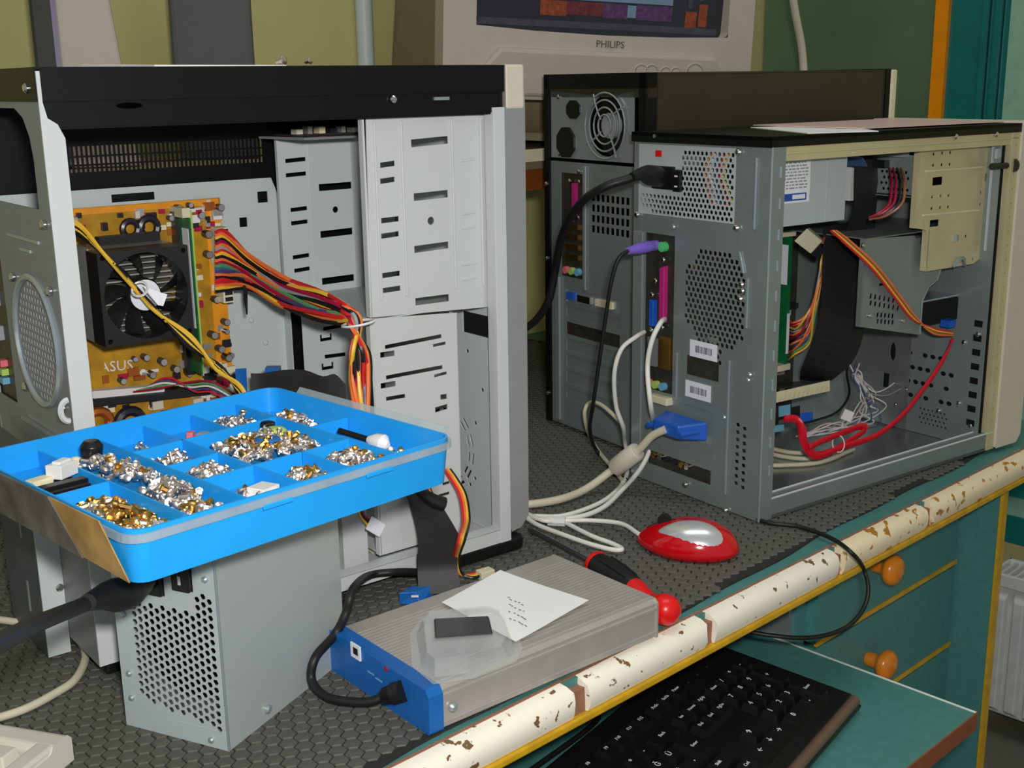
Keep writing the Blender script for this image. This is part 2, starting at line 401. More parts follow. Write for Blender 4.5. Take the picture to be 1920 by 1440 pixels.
# ================================================================ DESK
dk = thing('workbench', 'teal workbench with chipped white front edging and wooden drawer knobs', 'desk', DK)
WT = -0.003
part('worktop', MB().box(-0.55, 1.06, 0.0, 0.895, -0.034, WT), 'teal', dk)
cuts = [-0.55, 0.168, 0.322, 0.522, 0.688, 1.06]
prof = [(0.004, WT + 0.0006), (-0.004, WT - 0.0004), (-0.0095, -0.007), (-0.012, -0.0135), (-0.0115, -0.022), (-0.009, -0.0275), (0.002, -0.0285)]
part('edging_core', MB().box(-0.55, 1.06, -0.0068, 0.001, -0.0335, -0.0085), 'wood_raw', dk, label='bare brown wood showing where the edging is broken')
for a, b in zip(cuts[:-1], cuts[1:]):
    a2, b2 = a + (0.006 if a > -0.5 else 0), b - (0.006 if b < 1 else 0)
    mb = MB(); n = 24; k = len(prof)
    for i in range(n + 1):
        s_ = a2 + (b2 - a2) * i / n
        j0 = random.uniform(-0.0012, 0.0018)
        if i in (0, n): s_ += random.uniform(-0.002, 0.002)
        mb.v += [(s_ + (random.uniform(-0.002, 0.002) if i in (0, n) else 0), p[0] + (j0 if q == 0 else 0), p[1]) for q, p in enumerate(prof)]
    for i in range(n):
        mb.f += [(i * k + q, i * k + q + 1, (i + 1) * k + q + 1, (i + 1) * k + q) for q in range(k - 1)]
    mb.f += [tuple(range(k)), tuple(range(n * k, (n + 1) * k))]
    part('edging_strip', mb, 'edge_paint' if b < 0.6 else 'edge_paint_worn', dk, smooth=40)
part('worn_line', MB().box(-0.55, 1.06, 0.0026, 0.0052, WT, WT + 0.0009), 'wood_raw', dk, label='worn brown line along the edging')
part('edging_underside', MB().box(-0.55, 1.06, -0.0115, 0.002, -0.0345, -0.028), 'yellow_edge', dk, bevel=0.0015)
sp = part('side_panel', MB().box(0.918, 0.930, 0.016, 0.88, FZ, -0.034), 'teal', dk)
part('edge_band', MB().box(0.9170, 0.9305, 0.0125, 0.016, FZ, -0.036), 'yellow_edge', sp)
sp = part('side_panel', MB().box(0.586, 0.602, 0.075, 0.88, FZ, -0.034), 'teal', dk)
part('side_panel', MB().box(-0.53, -0.51, 0.03, 0.88, FZ, -0.034), 'teal', dk)
part('back_panel', MB().box(-0.51, 0.918, 0.862, 0.88, FZ, -0.034), 'teal', dk)
zs = [-0.040, -0.155, -0.264, -0.375, -0.49, -0.61]
knob = mesh('knob', MB().lathe((0, 0, 0), (0, -1, 0), [(0, 0.0075), (0.006, 0.0085), (0.012, 0.0085), (0.015, 0.010), (0.018, 0.015), (0.022, 0.0172), (0.027, 0.0165), (0.031, 0.012), (0.033, 0.004)], 20), 'wood_knob', 60)
for z1, z0 in zip(zs[:-1], zs[1:]):
    d = part('drawer', MB().box(0.604, 0.914, 0.062, 0.078, z0 + 0.003, z1 - 0.003).box(0.62, 0.90, 0.078, 0.5, z0 + 0.01, z1 - 0.02), 'teal', dk)
    o = link('knob', knob, d); o.location = (0.714, 0.062, (z0 + z1) / 2 + 0.002)
    part('edge_band', MB().box(0.604, 0.914, 0.0605, 0.064, z0 + 0.0005, z0 + 0.0058), 'yellow_edge', d)
ks = part('keyboard_shelf', MB().box(-0.45, 0.576, -0.123, 0.50, -0.163, -0.146), 'teal', dk)
part('edge_band', MB().box(0.576, 0.5785, -0.123, 0.50, -0.163, -0.1455), 'white_strip', ks)
part('edge_band', MB().box(-0.45, 0.5785, -0.1245, -0.123, -0.163, -0.1455), 'wood_dark', ks)
part('shelf_runner', MB().box(0.579, 0.586, 0.08, 0.5, -0.165, -0.034), 'steel', dk)
part('shelf_runner', MB().box(-0.47, -0.452, 0.08, 0.5, -0.165, -0.034), 'steel', dk)

# ---------------------------------------------------------------- honeycomb mat
mt = thing('rubber_mat', 'dark grey honeycomb rubber mat covering the workbench top', 'mat', DK)
M0, M1, MT = -0.52, 0.98, 0.86
def mfront(s): return 0.007 + 0.027 * max(s, 0) + 0.0018 * math.sin(s * 37) + 0.0022 * math.sin(s * 13.0)
ol = [(M0 + (M1 - M0) * i / 60, mfront(M0 + (M1 - M0) * i / 60)) for i in range(61)] + [(M1, MT), (M0, MT)]
part('mat_base', MB().plate(ol, [], 0.0018, lambda a, b, c: (a, b, WT + 0.0001 + c)), 'rubber_base', mt)
PIT = 0.0118
pads = []
row = 0; t_ = 0.010
while t_ < MT - 0.006:
    s_ = M0 + 0.008 + (PIT / 2 if row % 2 else 0)
    while s_ < M1 - 0.008:
        if t_ > mfront(s_) + 0.0035: pads.append((s_, t_))
        s_ += PIT
    t_ += PIT * 0.866; row += 1
def padgeo(mb, x, y):
    r0, r1 = PIT * 0.545, PIT * 0.475
    a = [(x + r0 * math.cos(R_(30 + 60 * i)), y + r0 * math.sin(R_(30 + 60 * i)), -0.0016) for i in range(6)]
    b = [(x + r1 * math.cos(R_(30 + 60 * i)), y + r1 * math.sin(R_(30 + 60 * i)), 0.0) for i in range(6)]
    mb.add(a + b, [(i, (i + 1) % 6, 6 + (i + 1) % 6, 6 + i) for i in range(6)] + [tuple(range(6, 12))])
def openview(p):        # pads in plain view in the near clearings
    q = DK.P(p[0], p[1], 0) - CO; dd = q.dot(_f); px = 960 + CF * q.dot(CR) / dd; py = 720 - CF * q.dot(CU) / dd
    if not (0 < px < 1920 and 0 < py < 1440): return False
    return (py > 1240 and 420 < px < 800 and py > 1600 - 0.4 * px) or (py > 1235 and px < 235) or (py > 1085 and 650 < px < 770)
near = sorted([p for p in pads if openview(p)], key=lambda p: (DK.P(p[0], p[1], 0) - CO).length)[:300]
ns = set(near)
pmb = MB(); padgeo(pmb, 0, 0); pme = mesh('hexagon_pad', pmb, 'rubber')
for p in near:
    o = link('hexagon_pad', pme, mt); o.location = (p[0], p[1], 0)
rest = MB()
for p in pads:
    if p not in ns: padgeo(rest, *p)
tag(part('hexagon_pads', rest, 'rubber', mt), kind='stuff')

# ================================================================ BACKGROUND
sh = thing('raised_shelf', 'raised shelf with cream front edge behind the computer towers', 'shelf', DK)
part('board', MB().box(0.02, 1.42, 0.545, 0.885, 0.312, 0.335), 'crt_side', sh)
part('front_edge', MB().box(0.02, 1.42, 0.538, 0.545, 0.322, 0.337), 'ivory', sh)
part('apron', MB().box(0.04, 1.40, 0.550, 0.560, 0.285, 0.312), 'copper', sh)
for s_ in (0.04, 0.40): part('support', MB().box(s_, s_ + 0.02, 0.56, 0.88, WT, 0.312), 'crt_side', sh)
# upright prop for the overhanging end
part('post', MB().box(1.38, 1.40, 0.56, 0.88, FZ, 0.312), 'crt_side', sh)

# big CRT monitor
CRT = Frame(-0.0830, 1.5060, R_(20.0), 0.335)
cm = thing('crt_monitor', 'large beige tube monitor with a lit screen behind the towers', 'monitor', CRT)
cm.rotation_euler = (0, R_(2.6), R_(20))
BW, BB, BT = 0.430, 0.068, 0.47
T = lambda a, b, c: (a, c, b)
part('front_bezel', MB().plate(rect(0, BW, BB, BT), [[(0.042, 0.155), (0.120, 0.1515), (0.215, 0.150), (0.310, 0.1515), (0.392, 0.155), (0.392, 0.43), (0.042, 0.43)]], 0.035, T), 'crt_beige', cm, bevel=0.006)
part('chin', MB().hexa([(0.02, -0.006, BB + 0.004), (BW - 0.02, -0.006, BB + 0.004), (BW - 0.02, 0.01, BB + 0.004), (0.02, 0.01, BB + 0.004)], [(0.07, -0.012, 0.128), (BW - 0.06, -0.012, 0.128), (BW - 0.06, 0.01, 0.132), (0.07, 0.01, 0.132)]), 'crt_beige', cm, bevel=0.004)
b0 = [(0.0, 0.035, BB), (BW, 0.035, BB), (BW, 0.035, BT), (0.0, 0.035, BT)]; b1 = [(0.004, 0.262, BB + 0.010), (BW - 0.03, 0.262, BB + 0.010), (BW - 0.05, 0.262, BT - 0.05), (0.022, 0.262, BT - 0.05)]
b2 = [(0.06, 0.308, BB + 0.05), (BW - 0.10, 0.308, BB + 0.05), (BW - 0.10, 0.308, BT - 0.12), (0.06, 0.308, BT - 0.12)]
part('housing', MB().hexa(b0, b1).hexa(b1, b2), 'crt_side', cm)  # shadow on the monitor's side is put into this darker colour
gl = MB(); NX, NZ = 12, 8
for j in range(NZ + 1):
    for i in range(NX + 1):
        x, z = 0.036 + 0.362 * i / NX, 0.146 + 0.29 * j / NZ
        q = ((x - 0.217) / 0.18) ** 2 + ((z - 0.29) / 0.145) ** 2
        gl.v.append((x, 0.008 + 0.007 * q, z))
gl.f = [(j * (NX + 1) + i, j * (NX + 1) + i + 1, (j + 1) * (NX + 1) + i + 1, (j + 1) * (NX + 1) + i) for j in range(NZ) for i in range(NX)]
scr = part('screen', gl, 'screen_dark', cm, smooth=60)
def onscreen(nm, x0, x1, z0, z1, m, off=0.0006):
    mb = MB(); n = 6
    for j in range(3):
        for i in range(n + 1):
            x = x0 + (x1 - x0) * i / n; z = z0 + (z1 - z0) * j / 2; q = ((x - 0.217) / 0.18) ** 2 + ((z - 0.29) / 0.145) ** 2
            mb.v.append((x, 0.008 + 0.007 * q - off, z))
    mb.f = [(j * (n + 1) + i, j * (n + 1) + i + 1, (j + 1) * (n + 1) + i + 1, (j + 1) * (n + 1) + i) for j in range(2) for i in range(n)]
    part(nm, mb, m, scr)
onscreen('task_bar', 0.05, 0.385, 0.158, 0.166, 'screen_bar')
onscreen('window_pane', 0.13, 0.315, 0.192, 0.30, 'screen_blue', 0.0009)
onscreen('wallpaper_patch', 0.13, 0.165, 0.172, 0.19, 'screen_orange', 0.0007)
onscreen('wallpaper_patch', 0.165, 0.215, 0.174, 0.19, 'screen_red', 0.0008)
onscreen('wallpaper_patch', 0.215, 0.25, 0.172, 0.19, 'screen_violet', 0.0007)
onscreen('wallpaper_patch', 0.25, 0.262, 0.174, 0.189, 'screen_blue', 0.0007)
onscreen('wallpaper_patch', 0.262, 0.315, 0.172, 0.19, 'screen_violet', 0.0008)
onscreen('wallpaper_patch', 0.335, 0.352, 0.166, 0.186, 'screen_orange', 0.0007)
onscreen('wallpaper_patch', 0.355, 0.368, 0.168, 0.196, 'screen_orange', 0.0007)
onscreen('wallpaper_patch', 0.338, 0.345, 0.19, 0.25, 'screen_bar', 0.0007)
onscreen('wallpaper_patch', 0.355, 0.361, 0.20, 0.25, 'screen_bar', 0.0007)
lettering('brand_lettering', 'PHILIPS', 0.0125, 'dark_grey', cm, (0.222, -0.0012, 0.139), (1, 0, 0), (0, 0, 1))
for k, (x, r) in enumerate([(0.262, 0.010), (0.277, 0.010), (0.297, 0.008), (0.312, 0.008), (0.340, 0.014)]):
    pts = [(x + r * math.cos(a), -0.012, 0.106 + r * math.sin(a)) for a in [2 * math.pi * i / 20 for i in range(21)]]
    part('button', MB().tube(pts, 0.0012, 5).cyl((x, -0.008, 0.106), (x, -0.0125, 0.106), r * 0.8, 14), 'crt_beige', cm, smooth=40)
part('foot', MB().lathe((BW / 2, 0.16, 0.0155), (0, 0, 1), [(0, 0.12), (0.010, 0.12), (0.02, 0.10), (0.04, 0.09), (0.068, 0.10)], 28), 'crt_side', cm, smooth=40)

# second monitor at the left, its side turned to us
def dpt(x, y, t): return DK.on(1, t, x, y)
q = DK.P(dpt(60, 60, 0.74)); M2 = Frame(q.x, q.y, R_(20), 0.336)
m2 = thing('beige_monitor', 'beige monitor with a dark front frame, turned sideways, behind the left tower', 'monitor', M2)
e1, e2, e3 = [M2.on(1, 0, x, y)[0] for x, y in ((106, 60), (206, 0), (229, 120))]
zh = 0.40; k_ = (e3 - e2) / (M2.on(1, 0, 206, 0)[2] - M2.on(1, 0, 229, 120)[2]); zt0 = M2.on(1, 0, 206, 0)[2]
part('front_frame', MB().box(0, e1, 0, 0.10, 0, zh), 'pole_dark', m2, bevel=0.003)
part('housing', MB().hexa([(e1, 0.002, 0), (e2 + k_ * zt0, 0.002, 0), (e2 + k_ * zt0, 0.09, 0), (e1, 0.09, 0)], [(e1, 0.002, zh), (e2 - k_ * (zh - zt0), 0.002, zh), (e2 - k_ * (zh - zt0), 0.09, zh), (e1, 0.09, zh)]), 'crt_beige', m2, bevel=0.003)
part('seam', MB().box(e1 - 0.0035, e1 + 0.0015, -0.001, 0.05, 0.002, zh - 0.002), 'w_violet', m2)
# dark grey speaker
q = DK.P(dpt(320, 60, 0.76)); S2_ = Frame(q.x, q.y, R_(13), 0.336)
sb = thing('speaker_box', 'tall dark grey speaker box standing behind the left tower', 'speaker', S2_)
e1 = S2_.on(1, 0, 474, 60)[0]
part('cabinet', MB().box(0, e1, 0, 0.09, 0, 0.30), 'dark_grey', sb, bevel=0.003)
part('front_cloth', MB().box(0.006, e1 - 0.006, -0.003, 0, 0.008, 0.29), 'dark_grey', sb)
# pipe on the yellow wall
pp = dpt(684, 60, 0.885)
pi = thing('wall_pipe', 'pale grey pipe running up the yellow wall beside the monitor', 'pipe', DK)
part('pipe', MB().cyl((pp[0], 0.885, FZ), (pp[0], 0.885, 2.4), 0.0125, 14), 'case_grey', pi, smooth=40)
part('bracket', MB().box(pp[0] - 0.02, pp[0] + 0.02, 0.87, 0.9, 0.68, 0.69), 'steel', pi)
# tan hose hanging behind the far tower
a, b = DK.P(DK.on(1, 0.60, 1470, -120)), DK.P(DK.on(1, 0.60, 1507, 135))
single('hanging_hose', MB().tube(spline([a, a.lerp(b, 0.5), b, Vector((b.x + 0.005, b.y, b.z - 0.2)), Vector((b.x + 0.005, b.y, b.z - 0.5)), Vector((b.x, b.y, FZ))]), 0.0066, 10), 'beige', 'slender tan hose hanging in front of the dark green door', 'hose', smooth=40)

# ================================================================ LEFT TOWER (open, seen from its open side)
lc = thing('computer_tower', 'large open computer tower with black top and pale grey drive cage, at the left', 'computer case', LC)
ZB, ZT, LL = 0.0157, 0.4340, 0.378
def lu(v, x, y): q = LC.on(1, v, x, y); return (q[0], q[2])
def lslot(v, x0, y0, x1, y1, h):     # slot following two picture points, height h
    a, b = lu(v, x0, y0), lu(v, x1, y1); return [(a[0], a[1] - h / 2), (b[0], b[1] - h / 2), (b[0], b[1] + h / 2), (a[0], a[1] + h / 2)]
TV = lambda v: (lambda a, b, c: (a, v + c, b))          # sheet in the u-z plane
TU = lambda u: (lambda a, b, c: (u + c, a, b))          # sheet in the v-z plane
part('bottom_panel', MB().box(0.002, LL, 0.002, 0.198, ZB, ZB + 0.0015).box(0.012, LL, 0.0, 0.002, ZB, ZB + 0.013).box(0.012, LL, 0.0, 0.012, ZB + 0.012, ZB + 0.0135), 'case_grey_light', lc)
for u, v in ((0.03, 0.03), (0.03, 0.17), (0.345, 0.03), (0.345, 0.17)):
    part('foot', MB().box(u - 0.022, u + 0.022, v - 0.018, v + 0.018, 0, ZB), 'black_plastic', lc, bevel=0.003)
part('base_plinth', MB().box(0.300, 0.398, 0.004, 0.196, 0.0005, ZB), 'black_plastic', lc, bevel=0.004)
# rear panel with power supply opening, fan grille, port opening and expansion slots
fc = (0.056, 0.247); fr_ = 0.046
fh = lattice(fc[0] - fr_, fc[0] + fr_, fc[1] - fr_, fc[1] + fr_, 0.0062, 0.0026, lambda a, b: (a - fc[0]) ** 2 + (b - fc[1]) ** 2 < (fr_ - 0.0035) ** 2)
psu_hole = [(0.176, 0.342), (0.022, 0.342), (0.022, 0.375), (0.026, 0.390), (0.036, 0.402), (0.052, 0.408), (0.176, 0.408)]
slots = [rect(0.070, 0.182, 0.030 + 0.0203 * k, 0.044 + 0.0203 * k) for k in range(7)]
io = rect(0.128, 0.176, 0.186, 0.332)
part('rear_panel', MB().plate(rect(0, 0.2, ZB, 0.425), fh + [psu_hole, io] + slots, 0.001, TU(0.0)), 'steel_rear', lc)  # darker grey carries the shade of the obliquely lit rear
rg = [(-0.0015, fc[0] + fr_ * math.cos(a), fc[1] + fr_ * math.sin(a)) for a in [2 * math.pi * i / 48 for i in range(49)]]
part('fan_ring', MB().tube(rg, 0.0024, 6), 'steel_light', lc, smooth=40)
screws(lc, [(-0.0005, fc[0] + a * 0.041, fc[1] + b * 0.041) for a in (-1, 1) for b in (-1, 1)] + [(-0.0005, 0.012, 0.333), (-0.0005, 0.016, 0.421)], (-1, 0, 0), 0.0034)
for z0, v0, v1 in ((0.182, 0.02, 0.10), (0.176, 0.03, 0.12), (0.318, 0.03, 0.10), (0.31, 0.05, 0.075)): part('embossed_rib', MB().box(-0.0012, 0.0, v0, v1, z0, z0 + 0.0022), 'steel_light', lc)
for k in range(7):
    part('slot_cover', MB().box(0.0005, 0.002, 0.068, 0.184, 0.0292 + 0.0203 * k, 0.0448 + 0.0203 * k), 'steel', lc)
part('slot_shield', MB().box(-0.017, -0.0002, 0.063, 0.0645, 0.0035, 0.172), 'case_grey', lc)
part('shield_side', MB().box(-0.017, -0.0155, 0.0645, 0.150, 0.0035, 0.172), 'steel_shaded', lc)  # same shield sheet; its shade is put into a darker grey
part('shield_dash', MB().box(-0.0176, -0.017, 0.095, 0.0985, 0.03, 0.055), 'steel_light', lc)
part('shield_dash', MB().box(-0.0176, -0.017, 0.095, 0.0985, 0.09, 0.115), 'steel_light', lc)
screws(lc, [(-0.004, 0.061, 0.058)], (0, -1, 0), 0.003)
part('rear_post', MB().plate([(0.0, ZB), (0.0145, ZB), (0.0145, 0.389), (0.0105, 0.398), (0.0045, 0.402), (0.0025, 0.412), (0.0025, 0.4315), (0.0, 0.4315)], [], 0.0012, TV(-0.0012)).box(0.0132, 0.0145, 0.0, 0.012, ZB + 0.02, 0.389), 'case_grey_light', lc)
lg = [(-0.0005 - 0.0055 * math.sin(a), 0.006 * math.cos(a) * 0 + 0.001, 0.2075 + 0.0075 * math.cos(a)) for a in [math.pi * i / 10 for i in range(11)]]
part('locking_lug', MB().tube([(x - 0.001, y, z) for x, y, z in lg], 0.0022, 6), 'case_grey_light', lc, smooth=40)
# black top cover
part('top_cover', MB().box(0.0, LL + 0.004, 0.0, 0.2, ZT - 0.0015, ZT).box(0.0026, LL + 0.002, -0.0012, 0.0, 0.4125, ZT).box(-0.0012, 0.0, 0.0, 0.2, 0.4125, ZT).box(0.0, LL, 0.199, 0.2, 0.40, ZT), 'black_paint', lc)
part('top_rail', MB().plate(rect(0.004, LL, 0.396, 0.4125), [ngon(lu(0.001, 243, 198)[0], lu(0.001, 243, 198)[1], 0.0095, 12, 0, 0.22)], 0.0012, TV(0.0012)).box(0.004, LL, 0.0024, 0.018, 0.3945, 0.396), 'black_paint', lc)
screws(lc, [(lu(0, 737, 186)[0], -0.0002, lu(0, 737, 186)[1])], (0, -1, 0), 0.003)
part('latch_plate', MB().box(lu(0, 815, 185)[0], lu(0, 842, 185)[0], -0.0006, 0.0012, lu(0, 815, 188)[1], lu(0, 815, 182)[1]), 'steel_light', lc)
# far side panel with vent slots
vs = []
for k in range(46):
    u = 0.078 + 0.0039 * k; vs.append(rect(u, u + 0.0021, 0.3530, 0.3580)); vs.append(rect(u, u + 0.0021, 0.3595, 0.3650)); vs.append(rect(u, u + 0.0021, 0.3665, 0.3740))
part('side_panel', MB().plate(rect(0.001, LL, ZB + 0.002, ZT - 0.002), vs, 0.0012, TV(0.1985)), 'black_paint', lc)
# motherboard mounting sheet
th = [rect(*sorted((lu(.19, 420, 0)[0], lu(.19, 435, 0)[0])), lu(.19, 430, 428)[1], lu(.19, 430, 410)[1]),
      rect(lu(.19, 483, 370)[0], lu(.19, 502, 370)[0], lu(.19, 490, 380)[1], lu(.19, 490, 359)[1]),
      rect(lu(.19, 209, 370)[0], lu(.19, 290, 370)[0], lu(.19, 250, 377)[1], 0.3340)]
part('mounting_sheet', MB().plate([(0.003, 0.05), (0.2635, 0.05), (0.2635, 0.325), (0.258, 0.3393), (0.003, 0.3393)], th, 0.001, TV(0.190)).box(0.2625, 0.2635, 0.178, 0.19, 0.05, 0.325), 'case_grey', lc)
screws(lc, [(lu(.19, x, y)[0], 0.1895, lu(.19, x, y)[1]) for x, y in ((497, 642), (450, 520), (470, 600))], (0, -1, 0), 0.0026, 'case_grey_light')
# 5.25 inch drive cage: near wall, far wall, floor
NV, FV = 0.015, 0.163
nh = [lslot(NV, *q) for q in [(713, 310, 740, 306, .0042), (713, 340, 740, 336, .0042), (715, 414, 748, 410, .0042), (715, 443, 748, 438, .0042), (717, 517, 750, 512, .0042), (718, 545, 751, 540, .0042),
      (771, 269, 840, 262, .0062), (776, 370, 840, 363, .0062), (777, 468, 841, 459, .0058), (779, 566, 842, 558, .0062)]]
c = lu(NV, 808, 414); nh.append(ngon(c[0], c[1], 0.0034, 12))
cw = part('cage_wall', MB().plate([(0.2505, 0.2365), (0.372, 0.2300), (0.372, 0.3985), (0.2535, 0.3985)], nh, 0.001, TV(NV)).box(0.2495, 0.2515, NV, NV + 0.006, 0.2365, 0.3985), 'case_grey_light', lc)
e0 = lu(NV, 757, 400)[0]; e1 = lu(NV, 850, 400)[0]
for a, b in ((e0 - 0.0006, e0 + 0.0006), (e1 - 0.0006, e1 + 0.0006), (0.2595, 0.2606), (0.3635, 0.3647)):
    part('pressed_rib', MB().box(a - 0.0004, b + 0.0004, NV - 0.0018, NV, 0.25, 0.392), 'case_grey_light', cw, bevel=0.0007)
for x0, y0, x1, y1 in ((864, 400, 892, 396), (864, 427, 892, 423), (865, 495, 894, 491), (866, 523, 895, 518), (864, 300, 890, 296)):
    a, b = lu(NV, x0, y0), lu(NV, x1, y1)
    part('pressed_dash', MB().hexa([(a[0], NV - 0.0008, a[1] - 0.0016), (b[0], NV - 0.0008, b[1] - 0.0016), (b[0], NV, b[1] - 0.002), (a[0], NV, a[1] - 0.002)], [(a[0], NV - 0.0008, a[1]), (b[0], NV - 0.0008, b[1]), (b[0], NV, b[1] + 0.001), (a[0], NV, a[1] + 0.001)]), 'case_grey', cw)
fh2 = [lslot(FV, *q) for q in [(535, 302, 573, 298, .0036), (536, 329, 574, 325, .0036), (545, 394, 576, 390, .0036), (546, 419, 577, 415, .0036), (549, 483, 580, 478, .0036), (552, 508, 581, 503, .0036),
      (598, 352, 659, 347, .0062), (601, 440, 661, 433, .0062), (604, 528, 664, 520, .0062)]]
c = lu(FV, 629, 393); fh2.append(ngon(c[0], c[1], 0.0030, 12))
for x, y in ((686, 381), (687, 405), (689, 467), (690, 490), (680, 294), (682, 318)): c = lu(FV, x, y); fh2.append(rect(c[0] - 0.002, c[0] + 0.003, c[1] - 0.0014, c[1] + 0.0014))
cw = part('cage_wall', MB().plate([(0.2505, 0.2345), (0.372, 0.2345), (0.372, 0.3745), (0.2505, 0.3745)], fh2, 0.001, TV(FV)).box(0.2495, 0.2515, FV - 0.004, FV, 0.2345, 0.3745), 'case_grey', lc)
for x in (583, 662):
    a = lu(FV, x, 400)[0]; part('pressed_rib', MB().box(a - 0.0005, a + 0.0005, FV - 0.001, FV, 0.24, 0.37), 'case_grey_light', cw, bevel=0.0004)
part('cage_floor', MB().box(0.2515, 0.372, NV + 0.001, FV, 0.2335, 0.2345), 'case_grey', lc)
part('cage_roof', MB().hexa([(0.245, 0.10, 0.3755), (0.372, 0.10, 0.3755), (0.372, FV, 0.3755), (0.235, FV, 0.3755)], [(0.245, 0.10, 0.3775), (0.372, 0.10, 0.3775), (0.372, FV, 0.3775), (0.235, FV, 0.3775)]), 'steel_rear', lc)
bd = part('panel_board', MB().box(0.245, 0.33, 0.12, 0.155, 0.378, 0.3795), 'pcb_dark', lc)
for k in range(7):
    u = 0.25 + 0.011 * k; part('chip', MB().box(u, u + random.uniform(0.004, 0.008), 0.122, 0.132, 0.3795, 0.383 + random.uniform(0, 0.003)), random.choice(['ivory', 'cap_dark', 'beige', 'cap_top']), bd)
# hard drive cage below
hs = []
def hook(v, x0, y0, x1, y1):
    hs.append(lslot(v, x0, y0, x1, y1, 0.0034))
for x0, y0, x1, y1 in ((722, 651, 828, 630), (724, 708, 830, 688), (724, 748, 760, 742)): hook(NV, x0, y0, x1, y1)
for x0, y0, x1, y1 in ((713, 666, 740, 662), (714, 724, 742, 719), (826, 745, 838, 743), (816, 769, 839, 762)): hs.append(lslot(NV, x0, y0, x1, y1, 0.0046))
for x0, y0, x1, y1 in ((812, 648, 836, 643), (814, 705, 838, 699), (822, 930, 843, 924), (830, 908, 843, 904)): hs.append(lslot(NV, x0, y0, x1, y1, 0.0026))
part('cage_wall', MB().plate([(0.2495, 0.030), (0.336, 0.030), (0.336, 0.2295), (0.2505, 0.2355)], hs, 0.001, TV(NV)).box(0.2485, 0.2505, NV, NV + 0.006, 0.03, 0.234).box(0.335, 0.336, NV, NV + 0.01, 0.03, 0.229), 'case_grey_light', lc)
h2 = []
for x0, y0, x1, y1 in ((606, 617, 655, 608), (609, 669, 648, 664)): h2.append(lslot(FV, x0, y0, x1, y1, 0.0036))
for x, y in ((600, 633), (603, 687)):
    a = lu(FV, x, y - 5); b = lu(FV, x + 22, y - 8)
    h2.append([(a[0], a[1]), (a[0] + 0.002, a[1]), (a[0] + 0.002, a[1] - 0.0035), (b[0] - 0.002, a[1] - 0.0035), (b[0] - 0.002, a[1]), (b[0], a[1]), (b[0], a[1] - 0.0065), (a[0], a[1] - 0.0065)])
part('cage_wall', MB().plate([(0.2665, 0.03), (0.336, 0.03), (0.336, 0.2335), (0.2665, 0.2335)], h2, 0.001, TV(FV)), 'case_grey', lc)
part('cage_floor', MB().box(0.2505, 0.336, NV + 0.001, FV, 0.0300, 0.0312), 'case_grey', lc)
# front panel seen from inside, with round fan slots
def fv(x, y): q = LC.on(0, 0.3755, x, y); return (q[1], q[2])
ph = [rect(0.012, 0.062, fv(880, 625)[1], fv(880, 585)[1])]
fcx, fcz = fv(840, 832); 
for rr in (0.040, 0.034):
    for k in range(14):
        a0 = 2 * math.pi * k / 14; a1 = a0 + 0.3
        ph.append([(fcx + (rr - .0014) * math.cos(a0), fcz + (rr - .0014) * math.sin(a0)), (fcx + (rr + .0014) * math.cos(a0), fcz + (rr + .0014) * math.sin(a0)), (fcx + (rr + .0014) * math.cos(a1), fcz + (rr + .0014) * math.sin(a1)), (fcx + (rr - .0014) * math.cos(a1), fcz + (rr - .0014) * math.sin(a1))])
for x, y in ((876, 658), (904, 731), (891, 793), (890, 897), (881, 908), (924, 965)): c = fv(x, y); ph.append(ngon(c[0], c[1], 0.0022, 8))
part('front_panel', MB().plate(rect(0.001, 0.199, ZB + 0.002, 0.4), ph, 0.0012, TU(0.3755)), 'case_grey', lc)
part('hole_shade_sheet', MB().box(0.3768, 0.3782, 0.004, 0.198, ZB + 0.004, 0.398), 'hole_black', lc)  # added black sheet so the panel openings look dark
part('front_post', MB().box(0.3665, 0.3785, -0.0012, 0.0004, ZB, 0.4).box(0.3665, 0.368, 0.0, 0.012, ZB, 0.4), 'case_grey_light', lc, bevel=0.0005)
# front bezel
bz_ = [(0.3785, 0.024), (0.390, 0.026), (0.3985, 0.036), (0.3995, 0.40), (0.3985, ZT - 0.001), (0.3785, ZT - 0.001)]
part('front_bezel', MB().plate(bz_, [], 0.204, TV(-0.002)), 'bezel_silver', lc, bevel=0.0025)
part('bezel_top_cap', MB().box(0.3785, 0.3990, -0.0025, 0.2025, 0.398, ZT + 0.0004), 'beige', lc, bevel=0.002)
# sheet bracket on the case floor behind the cables
part('floor_bracket', MB().box(0.222, 0.246, 0.030, 0.032, ZB + 0.0015, 0.072).box(0.222, 0.2235, 0.032, 0.06, ZB + 0.0015, 0.072), 'case_grey_light', lc)
# small bits lying on the black top
single('paper_sheet', MB().hexa([LC.P(*p) for p in ((0.10, 0.05, ZT + .0004), (0.20, 0.04, ZT + .0004), (0.21, 0.16, ZT + .0004), (0.09, 0.17, ZT + .0004))], [LC.P(*p) for p in ((0.10, 0.05, ZT + .002), (0.20, 0.04, ZT + .0012), (0.21, 0.16, ZT + .003), (0.09, 0.17, ZT + .005))]), 'paper', 'white sheet lying on the black top of the left tower', 'paper')
def screw_mesh(nm, m, L=0.007, r=0.0022, rh=0.0036, n=8):
    return mesh(nm, MB().lathe((0, 0, 0), (0, 0, 1), [(0, r * 0.5), (0.001, r), (L, r), (L + 0.0002, rh), (L + 0.0014, rh), (L + 0.0022, rh * 0.65)], n), m, 40)
SS = screw_mesh('screw', 'screw_silver'); SG = screw_mesh('screw', 'brass', 0.008, 0.0022, 0.0036, 6)
